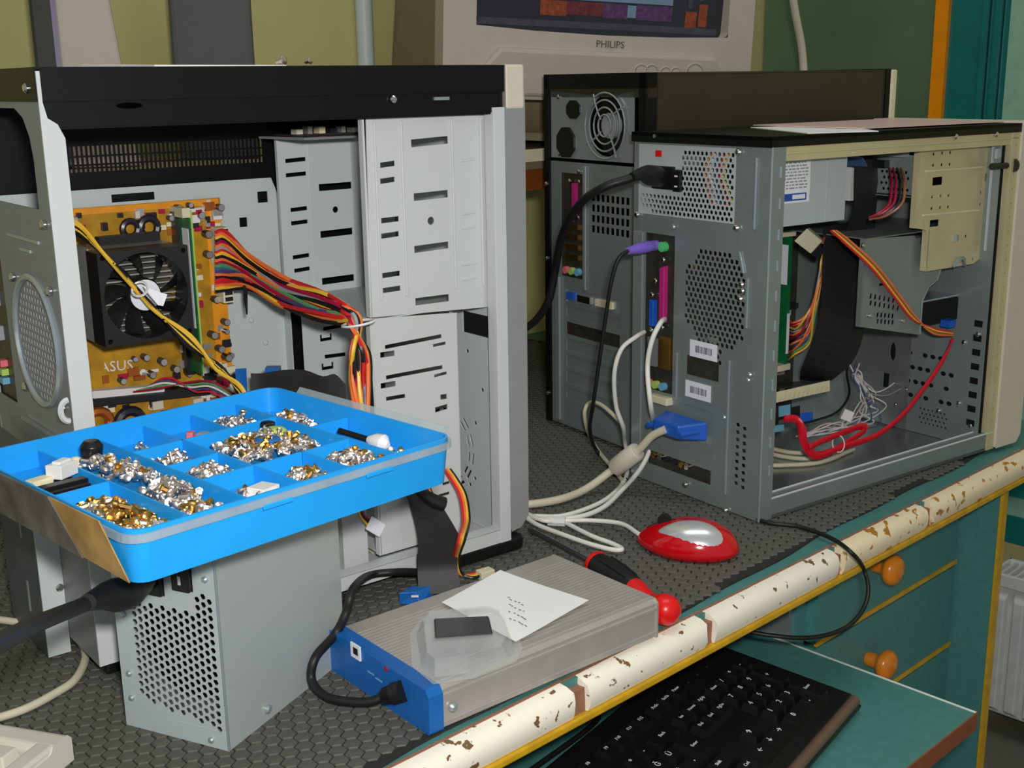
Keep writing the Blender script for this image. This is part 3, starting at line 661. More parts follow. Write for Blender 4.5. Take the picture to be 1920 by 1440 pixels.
for (x, y, wd) in ((518, 113, 'larger bright'), (572, 114, 'smaller')):
    q = LC.P(LC.on(1, 0.05, x, y + 6)[0], 0.05, ZT)
    o = link('screw', SS, None); o.location = q; tag(o, '%s loose screw standing on the black top of the left tower' % wd, 'screw')
    o.rotation_euler = (R_(80), 0, 1.0); o.location.z += 0.0035; o.scale = (0.7, 0.7, 0.7) if wd == 'smaller' else (1, 1, 1)

# ---------------------------------------------------------------- motherboard
mb_ = thing('motherboard', 'ochre motherboard with black processor fan inside the left tower', 'circuit board', LC)
PV = 0.178
part('board', MB().box(0.004, 0.2015, PV, PV + 0.0016, 0.085, 0.326), 'pcb_gold', mb_)
part('board_trace', MB().box(0.035, 0.2, PV - 0.0002, PV, 0.3205, 0.3255).box(0.187, 0.2013, PV - 0.0002, PV, 0.10, 0.3205).box(0.03, 0.075, PV - 0.0002, PV, 0.255, 0.3), 'pcb_orange', mb_)
screws(mb_, [(0.010, PV - 0.0005, 0.315), (0.190, PV - 0.0005, 0.165)], (0, -1, 0))
# cooler
FCU, FCZ, FS = 0.0995, 0.2616, 0.0365
hk = part('heatsink', MB().box(FCU - 0.034, FCU + 0.034, 0.165, PV, FCZ - 0.036, FCZ + 0.036), 'heatsink', mb_)
for k in range(17):
    z = FCZ - 0.035 + 0.0044 * k - 0.0002; part('cooling_fin', MB().box(FCU - 0.034, FCU + 0.034, 0.127, 0.165, z, z + 0.0011), 'heatsink', hk)
part('heatsink_side', MB().box(FCU - 0.0352, FCU - 0.034, 0.127, PV, FCZ - 0.037, FCZ + 0.0375), 'heatsink', hk)
part('cooler_clip', MB().box(FCU - 0.02, FCU + 0.03, 0.14, 0.15, FCZ + 0.0375, FCZ + 0.044), 'fan_black', mb_)
ca, cb = LC.on(1, 0.150, 140, 490), LC.on(1, 0.150, 166, 755)
part('port_housing', MB().box(ca[0] - 0.014, ca[0] + 0.0015, 0.150, PV, cb[2], ca[2]), 'fan_black', mb_, bevel=0.001)
fan = part('fan_frame', MB().plate([(FCU - FS, FCZ - FS), (FCU + FS, FCZ - FS), (FCU + FS, FCZ + FS), (FCU - FS, FCZ + FS)], [ngon(FCU, FCZ, FS - 0.0025, 40)] + [ngon(FCU + a * 0.0325, FCZ + b * 0.0325, 0.0020, 8) for a in (-1, 1) for b in (-1, 1)], 0.024, TV(0.102)), 'fan_black', mb_, bevel=0.0006)
part('motor_hub', MB().lathe((FCU, 0.120, FCZ), (0, -1, 0), [(0, 0.0135), (0.013, 0.0135), (0.0145, 0.0125)], 24), 'fan_black', fan, smooth=40)
part('hub_label', MB().lathe((FCU, 0.1054, FCZ), (0, -1, 0), [(0, 0.0122), (0.0003, 0.0122)], 24), 'label_white', fan)
bl = MB(); n = 7
for s_ in range(2):
    for i in range(n + 1):
        r = 0.0125 + (0.0325 - 0.0125) * i / n; sweep = 0.30 * (i / n)
        a = sweep + (0.0 if s_ == 0 else 0.40); vv = 0.119 if s_ == 0 else 0.1075
        bl.v.append((r * math.cos(a), vv, r * math.sin(a))); bl.v.append((r * math.cos(a), vv + 0.001, r * math.sin(a)))
for i in range(n):
    a, b = 2 * i, 2 * (i + 1); c, d = a + 2 * (n + 1), b + 2 * (n + 1)
    bl.f += [(a, b, d, c), (a + 1, c + 1, d + 1, b + 1), (a, a + 1, b + 1, b), (c, d, d + 1, c + 1)]
bl.f += [(0, 2 * (n + 1), 2 * (n + 1) + 1, 1), (2 * n, 2 * n + 1, 4 * n + 3, 4 * n + 2)]
bm_ = mesh('fan_blade', bl, 'fan_black', 50)
for k in range(9):
    o = link('fan_blade', bm_, fan); o.location = (FCU, 0, FCZ); o.rotation_euler = (0, 2 * math.pi * k / 9 + 0.2, 0)
# memory modules
for u in (0.1585, 0.1670):
    part('memory_slot', MB().box(u - 0.0035, u + 0.0035, 0.168, PV, 0.176, 0.318), 'lime' if u > .16 else 'fan_black', mb_)
rm = part('memory_module', MB().box(0.1580, 0.1594, 0.146, 0.172, 0.180, 0.314), 'pcb_green', mb_)
part('sticker', MB().box(0.1576, 0.1580, 0.149, 0.162, 0.22, 0.305), 'label_white', rm)
part('slot_clip', MB().box(0.155, 0.162, 0.152, PV, 0.314, 0.322), 'ivory', mb_)
part('power_connector', MB().box(0.190, 0.200, 0.160, PV, 0.236, 0.302), 'ivory', mb_, bevel=0.0008)
pc = mesh('connector_pin', MB().box(-0.0035, 0.0035, -0.0002, 0.001, -0.0018, 0.0018), 'cap_dark')
for k in range(12):
    o = link('connector_pin', pc, mb_); o.location = (0.195, 0.1595, 0.2395 + 0.0054 * k)
def mpx(x, y): return lu(PV, x, y)
capm = mesh('capacitor', MB().cyl((0, 0, 0), (0, -0.0125, 0), 0.0037, 12), 'cap_dark', 40); capt = mesh('capacitor_top', MB().cyl((0, -0.0125, 0), (0, -0.0127, 0), 0.0033, 12), 'cap_top')
for x, y in ((352, 384), (408, 388), (372, 403), (384, 438), (386, 476), (316, 408), (400, 560), (418, 602), (420, 620), (394, 626), (408, 652), (420, 668), (430, 665), (268, 668), (300, 676), (325, 690), (350, 700), (250, 672), (280, 700), (225, 712), (330, 390)):
    u, z = mpx(x, y); o = link('capacitor', capm, mb_); o.location = (u, PV, z); t = link('capacitor_top', capt, o)
    sc = random.uniform(0.6, 0.95); o.scale = (sc, sc * random.uniform(0.7, 1), sc)
for x, y, r in ((275, 425, 0.0075), (240, 428, 0.0065), (180, 790, 0.010), (240, 790, 0.0105)):
    u, z = mpx(x, y); m = 'cap_dark' if y < 500 or x > 200 else 'copper'
    rp = [(u + r * math.cos(a), PV - 0.005, z + r * math.sin(a)) for a in [2 * math.pi * i / 16 for i in range(17)]]
    part('coil', MB().tube(rp, r * 0.42, 7), m, mb_, smooth=50)
random.seed(3)
for k in range(260):
    u, z = random.choice([random.uniform(0.03, 0.198), random.uniform(0.172, 0.2)]), random.choice([random.uniform(0.10, 0.322), random.uniform(0.14, 0.2), random.uniform(0.3, 0.322)])
    if abs(u - FCU) < 0.046 and abs(z - FCZ) < 0.046: continue
    if 0.158 < u < 0.2 and 0.18 < z < 0.32 and random.random() < .6: continue
    if 0.085 < u < 0.15 and 0.185 < z < 0.212: continue
    a, b = random.uniform(0.0015, 0.005), random.uniform(0.0015, 0.004)
    part('component', MB().box(u - a, u + a, PV - random.uniform(0.001, 0.005), PV, z - b, z + b), random.choice(['cap_dark', 'ivory', 'cap_dark', 'cap_top', 'beige', 'copper', 'w_white', 'w_crimson']), mb_)
for (x0, y0, x1, y1, m) in ((165, 750, 385, 728, 'fan_black'), (300, 778, 440, 755, 'fan_black'), (165, 738, 300, 727, 'w_white')):
    a, b = mpx(x0, y0), mpx(x1, y1)
    part('expansion_slot', MB().hexa([(a[0], PV - 0.011, a[1] - .004), (b[0], PV - 0.011, b[1] - .004), (b[0], PV, b[1] - .004), (a[0], PV, a[1] - .004)], [(a[0], PV - 0.011, a[1] + .004), (b[0], PV - 0.011, b[1] + .004), (b[0], PV, b[1] + .004), (a[0], PV, a[1] + .004)]), m, mb_, bevel=0.0008)
a = mpx(218, 687); lettering('brand_lettering', 'ASUS', 0.0125, 'w_white', mb_, (a[0], PV - 0.0004, a[1]), (1, 0, 0), (0.12, 0, 1))
a = mpx(287, 763); lettering('mark_lettering', 'CE', 0.008, 'w_white', mb_, (a[0], PV - 0.0004, a[1]), (1, 0, 0), (0, 0, 1))
a = mpx(268, 698); part('printed_mark', MB().cyl((a[0], PV - 0.0003, a[1]), (a[0], PV, a[1]), 0.0028, 12).box(a[0] + 0.003, a[0] + 0.014, PV - 0.0003, PV, a[1] - 0.0015, a[1] + 0.001), 'w_white', mb_)
part('port_shield', MB().box(0.0022, 0.006, 0.126, 0.1775, 0.184, 0.334), 'pcb_dark', mb_)
# rear ports of that board, seen through the case's rear opening
for z, m in ((0.20, 'sky'), (0.207, 'lime'), (0.214, 'pink'), (0.235, 'w_grey'), (0.262, 'w_grey'), (0.29, 'magenta'), (0.318, 'mint')):
    part('port', MB().box(-0.003, 0.010, 0.150, 0.158, z - 0.0025, z + 0.0025 + (0.006 if m == 'w_grey' else 0)), m, mb_)

# ---------------------------------------------------------------- wires of the left tower
def bundle(name, label, cat, paths, cols, r, smooth=50, seg=7):
    t = thing(name, label, cat)
    for i, pth in enumerate(paths):
        part('wire', MB().tube(spline(pth, seg), r, 6), cols[i % len(cols)], t, smooth=smooth)
    return t
def LP(x, y, v): return LC.P(LC.on(1, v, x, y))
random.seed(11)
cols = ['w_red', 'w_orange', 'w_yellow', 'w_black', 'w_crimson', 'w_orange', 'w_grey', 'w_red', 'w_yellow', 'w_black', 'w_orange', 'w_crimson', 'w_green', 'w_blue', 'w_violet', 'w_orange', 'w_black', 'w_red']
paths = []
for i in range(22):
    f = i / 21; j = lambda s: random.uniform(-s, s)
    y0 = 436 + 110 * f; off = (f - 0.5)
    v0 = 0.158
    paths.append([LP(404, y0, v0), LP(424, y0 + j(2) - 1, v0 - 0.006), LP(470 + j(4), 478 + 62 * f + j(5), 0.128), LP(530 + j(5), 519 + 58 * f + j(6), 0.09), LP(600 + j(5), 550 + 50 * f + j(6), 0.045 + j(.008)),
                  LP(650 + j(3), 572 + 34 * f + j(4), 0.012 + j(.006)), LP(676 - 22 * f + j(5), 602 + 12 * f + j(3), 0.002 + j(.006)), LP(673 + 34 * off + j(5), 660 + j(4), 0.0 + j(.007)), LP(674 + 36 * off + j(5), 720, -0.002 + j(.008)), LP(682 + 26 * off + j(4), 790, -0.004 + j(.006)), LP(684 + 16 * off + j(4), 880, 0.02)])
bd = bundle('power_wire_bundle', 'multicoloured wire bundle curving from the ochre motherboard past the drive cage', 'wires', paths, cols, 0.0018)
zc = LP(672, 606, 0.002); d = Vector((0.2, 0.1, -1)).normalized()
part('cable_tie', MB().tube([zc + Vector((0.013 * math.cos(a), 0.011 * math.sin(a), 0.002 * math.cos(a))) for a in [2 * math.pi * i / 18 for i in range(19)]], 0.0011, 5), 'w_white', bd, smooth=50)
# fan supply: yellow and black wires across the cooler
cp = []
for i in range(6):
    o_ = (i - 2.5) * 4.2
    cp.append([LP(112 + o_ * .3, 420 + o_, 0.11), LP(150, 432 + o_, 0.10), LP(205 + o_ * .6, 486 + o_ * .5, 0.085), LP(258 - o_ * .3, 545 - o_ * .6, 0.088), LP(300 + o_ * .5, 590 + o_ * .3, 0.085), LP(355 - o_ * .3, 640 + o_, 0.08), LP(410 + o_ * .4, 690 - o_ * .3, 0.06), LP(452, 735 + o_, 0.04), LP(480, 790, 0.03)])
yb = bundle('fan_supply_cable', 'yellow and black twisted cable lying across the black processor fan', 'wires', cp, ['w_yellow', 'w_yellow', 'w_black', 'w_yellow', 'w_black', 'w_black'], 0.0015)
a = LP(262, 542, 0.085); part('cable_tie', MB().tube([a + Vector((0.006 * math.cos(t), 0.004 * math.sin(t), 0.005 * math.sin(t))) for t in [2 * math.pi * i / 14 for i in range(15)]], 0.001, 5), 'w_white', yb)
part('tie_tail', MB().strip([(LP(268, 535, .085), LP(275, 548, .085)), (LP(300, 548, .08), LP(296, 572, .08)), (LP(314, 552, .078), LP(306, 574, .078))], 0.0006), 'label_white', yb)
# front panel wires over the lower board
fp = [[LP(250 + k * 6, 735 - k * 2, 0.165), LP(300 + 4 * k, 728 - 5 * k, 0.15), LP(345 + 5 * k, 718 + 4 * k, 0.148), LP(395, 715 + 5 * k, 0.15), LP(440, 740 + 4 * k, 0.14)] for k in range(5)]
bundle('panel_wires', 'thin coloured wires looped over the lower edge of the ochre motherboard', 'wires', fp, ['w_crimson', 'w_green', 'w_white', 'w_violet', 'w_red'], 0.0009)
# black tie tail hanging below the bundle
single('cable_strap', MB().strip([(LP(456, 535, .13), LP(463, 535, .13)), (LP(457, 560, .128), LP(464, 560, .128)), (LP(462, 590, .126), LP(464, 590, .126))], 0.0008), 'black_plastic', 'short pointed black strap hanging under the multicoloured bundle', 'strap')
# ribbon cable behind the tray
t = thing('ribbon_cable', 'dark grey ribbon cable arching behind the back corner of the blue tray', 'cable')
rows = [(LP(470, 700, .11), LP(472, 748, .11)), (LP(490, 700, .105), LP(492, 750, .105)), (LP(530, 694, .09), LP(532, 750, .09)), (LP(570, 694, .075), LP(574, 752, .075)), (LP(605, 706, .062), LP(610, 756, .062)), (LP(628, 702, .055), LP(632, 760, .055)), (LP(648, 722, .05), LP(650, 790, .05))]
part('ribbon', MB().strip([(a, b) for a, b in zip(spline([r[0] for r in rows], 4), spline([r[1] for r in rows], 4))], 0.0012), 'ribbon_black', t, smooth=50)
part('connector', MB().hexa([LP(441, 692, .13), LP(462, 690, .13), LP(462, 690, .12), LP(441, 692, .12)][::1], [LP(443, 735, .13), LP(464, 735, .13), LP(464, 735, .12), LP(443, 735, .12)]), 'enc_blue', t)
a = LP(512, 692, .105); part('connector', MB().cbox(a, 0.012, 0.010, 0.004), 'enc_blue', t)
# wide ribbon spilling out of the tower onto the mat
t = thing('ribbon_cable', 'wide black ribbon cable spilling out of the left tower below the tray', 'cable')
rows = [(LP(752, 905, .02), LP(800, 900, .02)), (LP(765, 935, .002), LP(815, 930, .002)), (LP(780, 985, -.012), LP(838, 965, -.012)), (LP(785, 1020, -.02), LP(862, 1010, -.02)), (LP(783, 1045, -.026), LP(858, 1040, -.026))]
rows += [(W(783, 1075, 0.022), W(858, 1070, 0.022)), (W(784, 1100, 0.012), W(862, 1095, 0.012)), (W(782, 1115, 0.006), W(850, 1112, 0.006))]
part('ribbon', MB().strip([(a, b) for a, b in zip(spline([r[0] for r in rows], 4), spline([r[1] for r in rows], 4))], 0.0012), 'ribbon_black', t, smooth=50)
part('connector', MB().hexa([W(748, 1133, .001), W(790, 1136, .001), W(815, 1120, .001), W(770, 1115, .001)], [W(748, 1112, .012), W(780, 1110, .012), W(810, 1098, .012), W(772, 1098, .012)]), 'enc_blue', t, bevel=0.0008)
part('connector_mark', MB().cbox(W(778, 1118, .0126), 0.006, 0.003, 0.0006), 'label_white', t)
# red, yellow, black drive supply leads
dp = []
for i in range(4):
    o_ = (i - 1.5) * 4
    dp.append([LP(838 + o_, 880, .012), LP(852 + o_, 900, .0), LP(868 + o_, 930, -.01), LP(874 + o_, 975, -.018), W(866 + o_, 1010, .055), W(856 + o_ * .8, 1045, .028), W(862 + o_ * .6, 1075, .010), W(885 + o_ * .4, 1080 + o_ * .5, .006), W(905, 1072 + o_, .006)])
t = bundle('drive_supply_lead', 'red and yellow drive supply lead bending down beside the wide black ribbon', 'wires', dp, ['w_red', 'w_orange', 'w_yellow', 'w_black'], 0.0013)
part('plug', MB().cbox(W(910, 1076, .006), 0.014, 0.010, 0.008, Matrix.Rotation(0.6, 3, 'Z')), 'ivory', t, bevel=0.0008)
dp = [[LP(790 + 3 * k, 895, .015), LP(800 + 3 * k, 915, .0), LP(812 + 2 * k, 945, -.004), LP(830, 960, .0)] for k in range(3)]
bundle('sata_supply_lead', 'short crimson and yellow wires under the right end of the tray', 'wires', dp, ['w_crimson', 'w_yellow', 'w_crimson'], 0.0012)
single('black_plug', MB().tube([LP(760, 900, .0), LP(790, 925, -.012), LP(815, 940, -.016), LP(832, 945, -.018)], [0.003, 0.005, 0.006, 0.0062], 10), 'black_rubber', 'rounded black plug poking out under the tray corner', 'plug', smooth=50)
t = thing('wire_connector', 'white four-pin connector hanging on thin wires under the blue tray', 'connector')
part('housing', MB().hexa([LP(685, 992, .004), LP(712, 1008, .004), LP(712, 1008, .012), LP(685, 992, .012)], [LP(697, 968, .004), LP(724, 984, .004), LP(724, 984, .012), LP(697, 968, .012)]), 'label_white', t, bevel=0.0006)
for k in range(3): part('wire', MB().tube(spline([LP(672 + 4 * k, 940, .02), LP(674 + 4 * k, 965, .012), LP(690 + 3 * k, 985 - 4 * k, .008)]), 0.0011, 6), ['w_yellow', 'w_black', 'w_crimson'][k], t)
t = thing('floor_cable', 'pale cable pair lying on the floor of the left tower', 'cable')
for k in range(2): part('wire', MB().tube(spline([LC.P(LC.at(640 + 10 * k, 975, .045)), LC.P(LC.at(655 + 10 * k, 1000, .032)), LC.P(LC.at(678 + 8 * k, 1022, .023)), LC.P(LC.at(700 + 6 * k, 1034, .021))]), 0.0022, 8), 'cable_beige', t, smooth=50)

# ================================================================ RIGHT TOWER (open side towards the desk edge, rear towards us)
rc = thing('computer_tower', 'open galvanised computer tower with beige front bezel, at the right', 'computer case', RC)
RL, RW, RH = 0.385, 0.187, 0.369
def ru(v, x, y): q = RC.on(1, v, x, y); return (q[0], q[2])
def rr_(x, y): q = RC.on(0, 0.0, x, y); return (q[1], q[2])
def RP(x, y, v): return RC.P(RC.on(1, v, x, y))
def RR(x, y, u): return RC.P(RC.on(0, u, x, y))
part('floor_sheet', MB().box(0.002, RL, 0.002, RW - 0.002, 0.004, 0.0055), 'steel_floor', rc)
part('bottom_panel', MB().box(0.0, RL, 0.0, 0.0012, 0.0015, 0.022).box(0.016, RL, 0.0, 0.010, 0.0215, 0.0228).box(0.0, RL, 0.0, 0.004, 0.0015, 0.005), 'steel', rc)
part('bottom_lip', MB().tube([(0.016, -0.0004, 0.0222), (RL, -0.0004, 0.0222)], 0.0011, 6).tube([(0.016, 0.0102, 0.0236), (RL, 0.0102, 0.0236)], 0.0011, 6), 'case_grey_light', rc, smooth=40)  # highlight along the lip edges is put into the paler grey
for u, v in ((0.03, 0.03), (0.03, 0.155), (0.36, 0.03), (0.36, 0.155)):
    part('foot', MB().cyl((u, v, 0.0), (u, v, 0.004), 0.011, 14), 'black_rubber', rc)
# rear sheet
def oct_(a, b): return 0.027 < a < 0.107 and 0.166 < b < 0.2585 and (a - 0.027) + (b - 0.166) > 0.016 and (0.107 - a) + (0.2585 - b) > 0.02 and (0.107 - a) + (b - 0.166) > 0.02 and (a - 0.027) + (0.2585 - b) > 0.018
rfan = lattice(0.030, 0.107, 0.168, 0.2585, 0.0064, 0.0026, oct_) + lattice(0.058, 0.080, 0.150, 0.163, 0.0064, 0.0026)
rs = []
for k in range(9): z = 0.030 + 0.0075 * k; rs += [[(0.019, z), (0.024, z - 0.001), (0.0255, z + 0.0022), (0.0205, z + 0.0032)], [(0.028, z + 0.002), (0.033, z + 0.001), (0.0345, z + 0.0042), (0.0295, z + 0.0052)]]
holes = rfan + rs + [rect(0.044, 0.180, 0.2865, 0.3575), rect(0.1245, 0.168, 0.104, 0.268)] + [rect(0.066, 0.160, 0.0215 + 0.0205 * k, 0.0365 + 0.0205 * k) for k in range(4)]
part('rear_panel', MB().plate(rect(0, RW, 0.0015, 0.3625), holes, 0.001, TU(0.0)), 'steel', rc)
for (a, b, z0, z1) in ((0.0165, 0.0195, 0.284, 0.350), (0.022, 0.0255, 0.19, 0.238), (0.0425, 0.046, 0.017, 0.155), (0.116, 0.120, 0.10, 0.15)):
    part('pressed_rib', MB().box(-0.0022, 0.0, a, b, z0, z1), 'steel_light', rc, bevel=0.0009)
part('pressed_rib', MB().hexa([(-0.0022, 0.028, 0.242), (0, 0.028, 0.242), (0, 0.0315, 0.242), (-0.0022, 0.0315, 0.242)], [(-0.0022, 0.034, 0.262), (0, 0.034, 0.262), (0, 0.0375, 0.262), (-0.0022, 0.0375, 0.262)]), 'steel_light', rc, bevel=0.0008)
screws(rc, [(-0.001, *rr_(x, y)) for x, y in ((1387, 285), (1383, 427), (1232, 255), (1197, 402), (1393, 533), (1394, 545), (1287, 908), (1362, 956), (1390, 560))], (-1, 0, 0), 0.0034)
screws(rc, [(-0.001, *rr_(x, y)) for x, y in ((1360, 782), (1408, 702), (1405, 712), (1265, 425))], (-1, 0, 0), 0.0026, 'steel_light')
for k in range(4):
    z = 0.0205 + 0.0205 * k
    if k in (1, 3): part('slot_cover', MB().box(0.0012, 0.0026, 0.064, 0.162, z, z + 0.0172), 'steel', rc)
part('slot_bracket', MB().box(0.0012, 0.0024, 0.064, 0.162, 0.0205, 0.0375), 'pcb_dark', rc)
for x, y in ((1228, 853), (1240, 857), (1252, 861), (1266, 867), (1280, 871), (1290, 875)):
    a = rr_(x, y); part('socket', MB().cyl((0.0012, a[0], a[1]), (-0.003, a[0], a[1]), 0.0032, 10), random.choice(['brass', 'chrome', 'cap_dark', 'brass']), rc, smooth=40)
part('slot_bracket', MB().box(0.0012, 0.0024, 0.064, 0.162, 0.0615, 0.0785), 'steel_light', rc)
a = rr_(1243, 748); part('metal_port', MB().box(-0.008, 0.002, a[0] - 0.014, a[0] + 0.014, a[1] - 0.004, a[1] + 0.004), 'ivory', rc, bevel=0.001)
a = rr_(1318, 690); part('slot_window', MB().box(-0.0006, 0.0, a[0] - 0.022, a[0] + 0.022, a[1] - 0.010, a[1] + 0.010), 'pcb_dark', rc)
for x, y, hw in ((1320, 657, 0.019), (1310, 733, 0.018)):
    a = rr_(x, y); st = part('sticker', MB().box(-0.0012, -0.0006, a[0] - hw, a[0] + hw, a[1] - 0.0085, a[1] + 0.0085), 'label_white', rc, label='white bar code sticker')
    for k in range(16):
        v = a[0] - 0.012 + 0.0015 * k; part('bar', MB().box(-0.0014, -0.0012, v, v + random.choice([0.0005, 0.0009]), a[1] - 0.0035, a[1] + 0.0035), 'ink', st)
# port block with coloured jacks
pb = part('port_block', MB().box(0.0015, 0.004, 0.1245, 0.168, 0.104, 0.268), 'pcb_dark', rc)
for z, v, m, r in ((0.256, 0.140, 'mint', 0.0052), (0.256, 0.153, 'purple', 0.0052)): part('jack', MB().cyl((0.004, v, z), (-0.004, v, z), r, 12).cyl((-0.004, v, z), (-0.0045, v, z), r * .6, 10), m, pb, smooth=40)
part('connector', MB().hexa([(-0.004, 0.1355, 0.178), (0.004, 0.1355, 0.178), (0.004, 0.143, 0.181), (-0.004, 0.143, 0.181)], [(-0.004, 0.1355, 0.237), (0.004, 0.1355, 0.237), (0.004, 0.143, 0.234), (-0.004, 0.143, 0.234)]), 'magenta', pb, bevel=0.001)
part('connector', MB().box(-0.004, 0.004, 0.151, 0.158, 0.172, 0.20), 'vga_blue', pb, bevel=0.001)
screws(pb, [(-0.001, 0.139, 0.243), (-0.001, 0.139, 0.173), (-0.001, 0.155, 0.168), (-0.001, 0.155, 0.205), (-0.001, 0.15, 0.22)], (-1, 0, 0), 0.0026)
part('connector', MB().box(-0.003, 0.004, 0.127, 0.143, 0.130, 0.164), 'brass', pb)
part('connector', MB().box(-0.003, 0.004, 0.147, 0.160, 0.130, 0.160), 'steel_light', pb)
for k, m in enumerate(('pink', 'lime', 'sky')): part('jack', MB().cyl((0.004, 0.159 - 0.011 * k, 0.1105), (-0.004, 0.159 - 0.011 * k, 0.1105), 0.0042, 12), m, pb, smooth=40)
part('rear_post', MB().box(0.0, 0.017, -0.0012, 0.0002, 0.0015, 0.3625).box(0.0155, 0.017, 0.0, 0.010, 0.024, 0.345), 'steel', rc)
bump_ = mesh('spring_bump', MB().box(-0.0012, 0.0014, -0.0018, 0.0, -0.0055, 0.0055), 'steel_light')
for k in range(11):
    o = link('spring_bump', bump_, rc, 0.0008); o.location = (0.0105, -0.001, 0.052 + 0.0285 * k)
part('side_flange', MB().box(-0.0016, 0.0, 0.1715, 0.1860, 0.004, 0.268), 'steel_light', rc, bevel=0.0005)
part('rear_edge', MB().cyl((0.0, -0.0004, 0.0015), (0.0, -0.0004, 0.3625), 0.0011, 8), 'steel_light', rc, smooth=40)
# top
part('top_cover', MB().box(-0.004, RL + 0.004, -0.002, RW, 0.3655, 0.3690).box(-0.004, RL + 0.004, -0.002, -0.0005, 0.3595, 0.3690).box(-0.004, -0.0025, -0.002, RW, 0.3595, 0.369), 'black_paint', rc)
part('top_rail', MB().box(0.017, RL, 0.0, 0.0012, 0.3465, 0.3625).box(0.017, RL, 0.0012, 0.012, 0.3465, 0.3478).box(0.0, RL, 0.0, RW, 0.3625, 0.3638), 'zinc_yellow', rc)
part('rail_ridge', MB().box(0.02, RL, -0.0012, 0.0, 0.3525, 0.3545), 'zinc_yellow', rc, bevel=0.0004)
screws(rc, [(ru(0, x, y)[0], -0.001, ru(0, x, y)[1]) for x, y in ((1790, 256), (1866, 252))], (0, -1, 0), 0.0028)
# far inner side, front inner sheet
part('side_panel', MB().box(0.001, RL, RW - 0.0014, RW, 0.004, 0.3625), 'steel', rc)
oh = []
def fr2(x, y): q = RC.on(0, 0.362, x, y); return (q[1], q[2])
random.seed(5)
for i in range(7):
    for j in range(4):
        v, z = 0.044 + 0.0105 * i + (0.005 if j % 2 else 0), 0.050 + 0.017 * j
        if random.random() < .85: oh.append(ngon(v, z, 0.0038, 10, 0, 0.75))
oh += [ngon(0.125, 0.098, 0.0048, 12, 0, 2.4), rect(0.128, 0.137, 0.052, 0.07)]
for i in range(7):
    for j in range(4): oh.append(ngon(0.046 + 0.0055 * i + (0.0028 if j % 2 else 0), 0.020 + 0.0055 * j, 0.0014, 6))
for k in range(8): oh.append(rect(0.009, 0.020, 0.030 + 0.0165 * k, 0.0375 + 0.0165 * k))
part('hole_shade_sheet', MB().box(0.3665, 0.3690, 0.004, RW - 0.002, 0.006, 0.36), 'hole_black', rc)  # black sheet added behind the perforations to keep them dark
part('inner_plate', MB().plate(rect(0.099, RW - 0.004, 0.008, 0.128), [ngon(0.125, 0.098, 0.0052, 12, 0, 2.4), rect(0.127, 0.138, 0.051, 0.071)], 0.001, TU(0.3600)), 'steel_floor', rc)
part('front_panel', MB().plate(rect(0.004, RW - 0.002, 0.006, 0.36), oh, 0.0012, TU(0.362)), 'steel', rc)
screws(rc, [(0.3618, *fr2(x, y)) for x, y in ((1834, 627), (1808, 642), (1680, 758), (1700, 730), (1798, 756), (1820, 798), (1760, 770))], (-1, 0, 0), 0.0028)
part('front_post', MB().plate(rect(0.3735, 0.3875, 0.002, 0.3625), [ngon(0.3805, 0.02 + 0.0155 * k, 0.0014, 6) for k in range(22)], 0.0012, TV(-0.0012)).box(0.3725, 0.374, -0.001, 0.012, 0.02, 0.35), 'zinc_yellow', rc)
part('front_bezel', MB().plate([(0.3875, 0.0025), (0.428, 0.0025), (0.436, 0.012), (0.436, 0.358), (0.428, 0.3705), (0.3875, 0.3705)], [], RW + 0.010, TV(-0.004)), 'beige', rc, bevel=0.003)
# five inch bay sheet with holes, ridges and tabs
BV = 0.020
bh = []
def bcl(pts, r=0.0019): 
    for x, y in pts: c = ru(BV, x, y); bh.append(ngon(c[0], c[1], r, 8))
bcl([(1751, 289), (1767, 287), (1782, 286), (1750, 310), (1766, 309), (1781, 308), (1748, 369), (1764, 367), (1779, 366), (1747, 391), (1763, 389), (1778, 388), (1839, 361), (1854, 359), (1838, 383), (1853, 381), (1811, 443), (1792, 446), (1810, 487), (1824, 486)])
for x0, x1, y0, y1 in ((1748, 1768, 331, 348), (1846, 1862, 324, 340), (1743, 1761, 411, 426)): a, b = ru(BV, x0, y1), ru(BV, x1, y0); bh.append(rect(a[0], b[0], a[1], b[1]))
bay = part('bay_wall', MB().plate([(0.2425, 0.2655), (0.2625, 0.262), (0.268, 0.2175), (0.352, 0.2175), (0.372, 0.226), (0.372, 0.3455), (0.2425, 0.3455)], bh, 0.001, TV(BV)).box(0.2415, 0.2435, BV, BV + 0.006, 0.2655, 0.3455).box(0.267, 0.2685, BV, BV + 0.008, 0.2175, 0.262), 'zinc_yellow', rc)
for x0, y0, x1, y1 in ((1735, 321, 1845, 313), (1730, 404, 1835, 394)):
    a, b = ru(BV, x0, y0), ru(BV, x1, y1); part('pressed_ridge', MB().tube([(a[0], BV - .0004, a[1]), (b[0], BV - .0004, b[1])], 0.0011, 6), 'ivory', bay)  # bright catch of light on the ridges, coloured in as ivory
part('bay_shelf', MB().box(0.2435, 0.372, BV + 0.001, 0.17, 0.2965, 0.2975), 'steel', bay)
a, b = ru(BV, 1785, 500), ru(BV, 1806, 482); part('hold_tab', MB().tube([(a[0], BV - .001, a[1]), ((a[0] + b[0]) / 2 - .002, BV - 0.004, b[1]), ((a[0] + b[0]) / 2 + .003, BV - 0.004, b[1]), (b[0] + .002, BV - .001, a[1])], 0.0022, 6), 'steel_light', bay, smooth=50)
part('hold_tab', MB().cbox((ru(BV, 1790, 446)[0], BV - 0.002, ru(BV, 1790, 446)[1]), 0.004, 0.004, 0.007), 'steel_light', bay)
